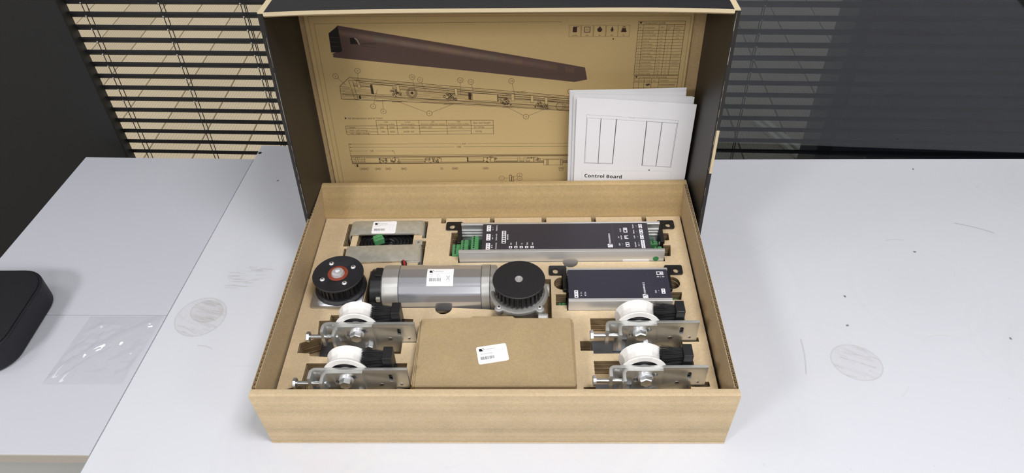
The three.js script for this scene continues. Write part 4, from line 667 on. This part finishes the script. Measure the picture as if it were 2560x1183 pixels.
{
  const X0 = 0.1003, X1 = 0.2476, D = 0.0660, Z = -0.1780, H = 0.0808 - BASE;
  const t = thing('power_supply', 'short aluminium power supply with black printed cover, right of the motor pulley', 'power supply', [0, BASE, Z]);
  part('housing', profile(X0, X1, D, H), M.alu, t);
  part('circuit_board', box(X0 + 0.003, X1 - 0.003, 0.012, 0.0136, -D + 0.0022, -0.0022), M.pcb, t, 'green circuit board');
  const x0 = X0 + 0.0008, w = X1 - X0 - 0.0016, cg = box(x0, x0 + w, H - 0.0012, H - 0.0003, -D + 0.0036, -0.0054);
  const tp = plateTexture(145.7, 57, (g, S) => {
    const k = printKit(g, S), ox = 1.4, o = 5.2; k.conn(6.5 + ox, 46.3 - o, 12 + ox, 60.8 - o, 3); k.vtext('N  E  L', 17.4 + ox, 53.5 - o, 2.9); k.vtext('AC In', 23.4 + ox, 53.5 - o, 3.2);
    k.brand(103.8 + ox, 54.5 - o, 111.3 + ox, 62.3 - o, 107.4 + ox, 30.5 - o, 53.2 - o); k.rect(115.3 + ox, 3, 115.6 + ox, 58, '#44444c');
    k.rect(128.4 + ox, 9.3 - o, 138.4 + ox, 15.9 - o, k.W); k.rect(129.6 + ox, 10.6 - o, 137.2 + ox, 14.6 - o, k.K); k.rect(133 + ox, 11.2 - o, 136.7 + ox, 14.0 - o, k.W); g.fillStyle = k.W; g.font = `bold ${3.4 * S}px sans-serif`; g.textAlign = 'center'; g.fillText('40 | 24', (133.5 + ox) * S, (20.8 - o) * S);
    k.conn(131.3 + ox, 43.8 - o, 136.8 + ox, 53.5 - o, 2); k.vtext('-  +', 128.4 + ox, 48.8 - o, 2.8); k.vtext('Out', 124.3 + ox, 49.4 - o, 3.1);
  }, '#30303d');
  const cm = phys({ color: lin(0.026, 0.026, 0.034), roughness: 0.45 });
  const cu = cg.attributes.uv, cp = cg.attributes.position; for (let i = 0; i < cp.count; i++) cu.setXY(i, (cp.getX(i) - x0) / w, 1 - (cp.getZ(i) - (-D + 0.0036)) / (D - 0.0091));
  part('cover', cg, [cm, cm, phys({ map: tp, roughness: 0.45 }), cm, cm, cm], t, 'black printed cover');
  endBracket(t, -1, X0, IY + 0.0040 - BASE, -0.0865); endBracket(t, 1, X1, IY + 0.0040 - BASE, -0.0865);
  const blk = (n, x, y, z) => { const b = part('terminal_block', terminalBlock(n, 0.0042, 0.011, 0.014), M.green, t, 'green terminal block'); b.position.set(x, y, z); part('screw_well', wells(n, 0.0042, 0.011, 0.014), M.dark, b); };
  blk(3, 0.0925, 0.004, -0.023); blk(2, 0.2555, 0.004, -0.030);
}

// ------------------------------------------------------------------ roller carriages
function makeCarriage() {   // origin: insert base, front face of the rear plate, outer face of its left tab
  const t = thing('roller_carriage', '', 'door roller', [0, BASE, 0]);
  const top = 0.066, th = 0.0042;
  const bendTab = (x, z0, zt, y0, y1) => {   // tab bent towards the front with an outer radius; outline in x-z, extruded in y
    const r = 0.0075, a = []; a.push([x + 0.014, z0 - th], [x + r, z0 - th]); for (let i = 1; i <= 6; i++) { const q = Math.PI * 1.5 - i / 6 * Math.PI / 2; a.push([x + r + r * Math.cos(q), z0 - th + r + r * Math.sin(q)]); } a.push([x, zt], [x + th, zt], [x + th, z0 + 0.0035]); for (let i = 1; i <= 4; i++) { const q = Math.PI - i / 4 * Math.PI / 2; a.push([x + th + 0.0033 + 0.0033 * Math.cos(q), z0 + 0.0033 - 0.0033 * Math.sin(q)]); } a.push([x + 0.014, z0]);
    return toCreasedNormals(plateXZ(a.reverse(), [], y0, y1, 0.0004), 0.6);
  };
  part('rear_plate', [toCreasedNormals(plateXY([[0.0139, 0.006], [0.107, 0.006], [0.107, 0.027], [0.1262, 0.027], [0.1262, top], [0.0139, top]], [slot(0.1037, 0.0492, 0.0045, 0.0026, Math.PI / 2), circ(0.0899, 0.0345, 0.0026, 16), circ(0.1163, 0.0353, 0.0026, 16)], -th, 0, 0.0004), 0.6), bendTab(0, 0, 0.0135, 0.036, top)], M.steel, t);
  for (const [x, y] of [[0.0899, 0.0345], [0.1163, 0.0353]]) part('threaded_hole', toCreasedNormals(lathe([[0.0017, -0.0028], [0.0017, 0.0001], [0.0030, 0.0003], [0.0030, -0.0001]], 16), 0.6).rotateX(Math.PI / 2).translate(x, y, 0), M.steelCut, t);
  const A = 0.42;
  part('front_plate', [toCreasedNormals(plateXY([[0.0304, 0.006], [0.069, 0.006], [0.069, top - 0.001], [0.0304, top - 0.001]], [slot(0.0470, 0.0515, 0.0125, 0.0038, A)], 0.0001, th + 0.0001, 0.0004), 0.6), bendTab(0.0165, th + 0.0001, 0.0205, 0.036, top - 0.001)], M.steel, t);
  const bz = th + 0.0001;
  part('washer', toCreasedNormals(lathe([[0.004, 0], [0.0098, 0], [0.0098, 0.0014], [0.0085, 0.0016], [0.0085, 0.0030], [0.004, 0.0030]], 32), 0.5).rotateX(Math.PI / 2).translate(0.047, 0.0515, bz), M.chrome, t);
  part('hex_bolt', hexHead(0.0085, 0.0068).rotateY(0.1).rotateX(Math.PI / 2).translate(0.047, 0.0515, bz + 0.003), M.steelCut, t);
  part('hex_nut', hexHead(0.0062, 0.005).rotateX(Math.PI / 2).translate(0.060, 0.024, bz), M.steelCut, t);
  part('lower_plate', plateXZ([[-0.018, -0.02], [0.06, -0.02], [0.06, 0.019], [0.015, 0.019], [0.015, 0.002], [0.003, 0.002], [0.003, 0.019], [-0.018, 0.019]].map(([a, b]) => [a + 0.003, b]), [], 0, 0.0035, 0.0004), M.steelDark, t);
  // adjusting screw through both tabs
  const sy = 0.0525, sz = 0.0105, ridges = []; for (let i = 0; i <= 80; i++) ridges.push([i % 2 ? 0.0033 : 0.0028, i * 0.040 / 80]);
  const sc = part('adjusting_screw', lathe(ridges, 14).rotateZ(-Math.PI / 2).translate(-0.0175, sy, sz), M.steelCut, t);
  part('screw_head', hexHead(0.0072, 0.0046).rotateY(0.3).rotateZ(Math.PI / 2).translate(-0.0165, sy, sz), M.steelCut, sc);
  // nylon wheel with a deep round groove
  const prof = [[0.0225, -0.0060], [0.0228, -0.0047], [0.0298, -0.0047], [0.0306, -0.0051], [0.0309, -0.0056]]; for (let i = 0; i <= 12; i++) { const q = i / 12; prof.push([0.0309 - 0.0011 * q - 0.0046 * Math.sin(Math.PI * Math.pow(q, 0.8)) ** 1.3, -0.0062 - 0.0220 * q]); } prof.push([0.0299, -0.0292], [0.0286, -0.0304], [0.0225, -0.0304]);
  const wh = part('wheel', toCreasedNormals(lathe(prof, 72), 0.7).rotateX(Math.PI / 2).translate(0.0455, 0.0500, 0), M.nylon, t, 'white nylon wheel with a round groove');
  part('bearing', toCreasedNormals(lathe([[0.0145, -0.0056], [0.0224, -0.0066], [0.0226, -0.0062], [0.0226, -0.0290], [0.0145, -0.0290]], 48), 0.5).rotateX(Math.PI / 2).translate(0.0455, 0.0500, 0), M.plastic, wh, 'black bearing seal');
  part('hub', toCreasedNormals(lathe([[0.0001, -0.0043], [0.0095, -0.0043], [0.0140, -0.0048], [0.0152, -0.0058], [0.0152, -0.0290], [0.0001, -0.0290]], 40), 0.4).rotateX(Math.PI / 2).translate(0.0455, 0.0500, 0), M.chrome, wh);
  // brush
  part('brush_block', [box(0.0945, 0.1068, 0.044, 0.0800, -0.0275, -0.0072, 0.001), box(0.0985, 0.1105, 0.040, 0.0525, -0.0215, -0.0050, 0.001)], M.plastic, t);
  const br = []; let s = 99; const rn = () => ((s = (s * 1664525 + 1013904223) >>> 0) / 4294967296);
  for (let i = 0; i < 420; i++) {
    const v = rn(), u = rn(), y0 = 0.054 + 0.0215 * v, z0 = -0.0245 + 0.0145 * u, y1 = 0.050 + 0.0285 * v + (rn() - 0.5) * 0.003, z1 = -0.0275 + 0.0215 * u + (rn() - 0.5) * 0.002, L = 0.0265 - 0.010 * Math.max(0, (0.5 - v)) + rn() * 0.003;
    const a = new THREE.Vector3(0.0955, y0, z0), b = new THREE.Vector3(0.0955 - L, y1, z1), d = b.clone().sub(a), g = new THREE.CylinderGeometry(0.00022, 0.00032, d.length(), 3, 1, true); g.translate(0, d.length() / 2, 0); g.applyQuaternion(new THREE.Quaternion().setFromUnitVectors(new THREE.Vector3(0, 1, 0), d.clone().normalize())); g.translate(a.x, a.y, a.z); br.push(g);
  }
  part('bristles', br, M.wire, t, 'black brush bristles sweeping the wheel').userData.kind = 'stuff';
  return t;
}
{
  const first = makeCarriage();
  [[-0.2378, -0.1202, 'rear left roller carriage with white grooved wheel and brush, beside the deflection pulley plate'],
   [-0.2386, -0.0432, 'front left roller carriage with white grooved wheel and brush, left of the accessories carton'],
   [0.1472, -0.1211, 'rear right roller carriage with white grooved wheel and brush, overlapping the power supply'],
   [0.1462, -0.0464, 'front right roller carriage with white grooved wheel and brush, nearest the front right corner']].forEach(([x, z, label], i) => {
    const o = i ? first.clone() : first; if (i) { o.name = numbered('roller_carriage'); scene.add(o); o.userData = { ...first.userData }; }
    o.position.set(x, BASE, z); o.userData.label = label; o.userData.group = 'roller carriages in the insert';
  });
}

// ------------------------------------------------------------------ accessories carton
{
  const t = thing('accessories_box', 'closed kraft carton with a white Accessories barcode label in the front middle of the insert', 'box', [0, BASE, 0]);
  const H = 0.085 - BASE;
  part('carton', boxUV(box(-0.1065, 0.1042, 0.0, H - 0.003, -0.1435, -0.0305, 0.0012)), M.kraftBox, t);
  part('lid_flap', boxUV(plateXZ([[-0.1030, -0.0296], [-0.1050, -0.1425], [-0.038, -0.1438], [-0.034, -0.1472], [0.021, -0.1472], [0.025, -0.1438], [0.1015, -0.1430], [0.1030, -0.0292]], [], H - 0.0028, H, 0.0008)), M.kraftBox, t);
  part('front_fold', boxUV(box(-0.1030, 0.1025, H - 0.014, H - 0.0006, -0.0306, -0.0288, 0.0008)), M.kraftBox, t);
  part('side_flap', boxUV(box(-0.1082, -0.1064, 0.01, H - 0.0030, -0.1405, -0.0335, 0.0006)), M.kraftBox, t);
  part('side_flap', boxUV(box(0.1036, 0.1056, 0.01, H - 0.0035, -0.139, -0.034, 0.0006)), M.kraftBox, t);
  const [g, m] = sticker(0.0405, 0.0292, 'box'); const l = part('label', g, m, t, 'white Accessories barcode label'); l.position.set(-0.0044, H + 0.0001, -0.0810); l.rotation.y = 0.19;
}

shade(scene);
renderer.render(scene, camera);
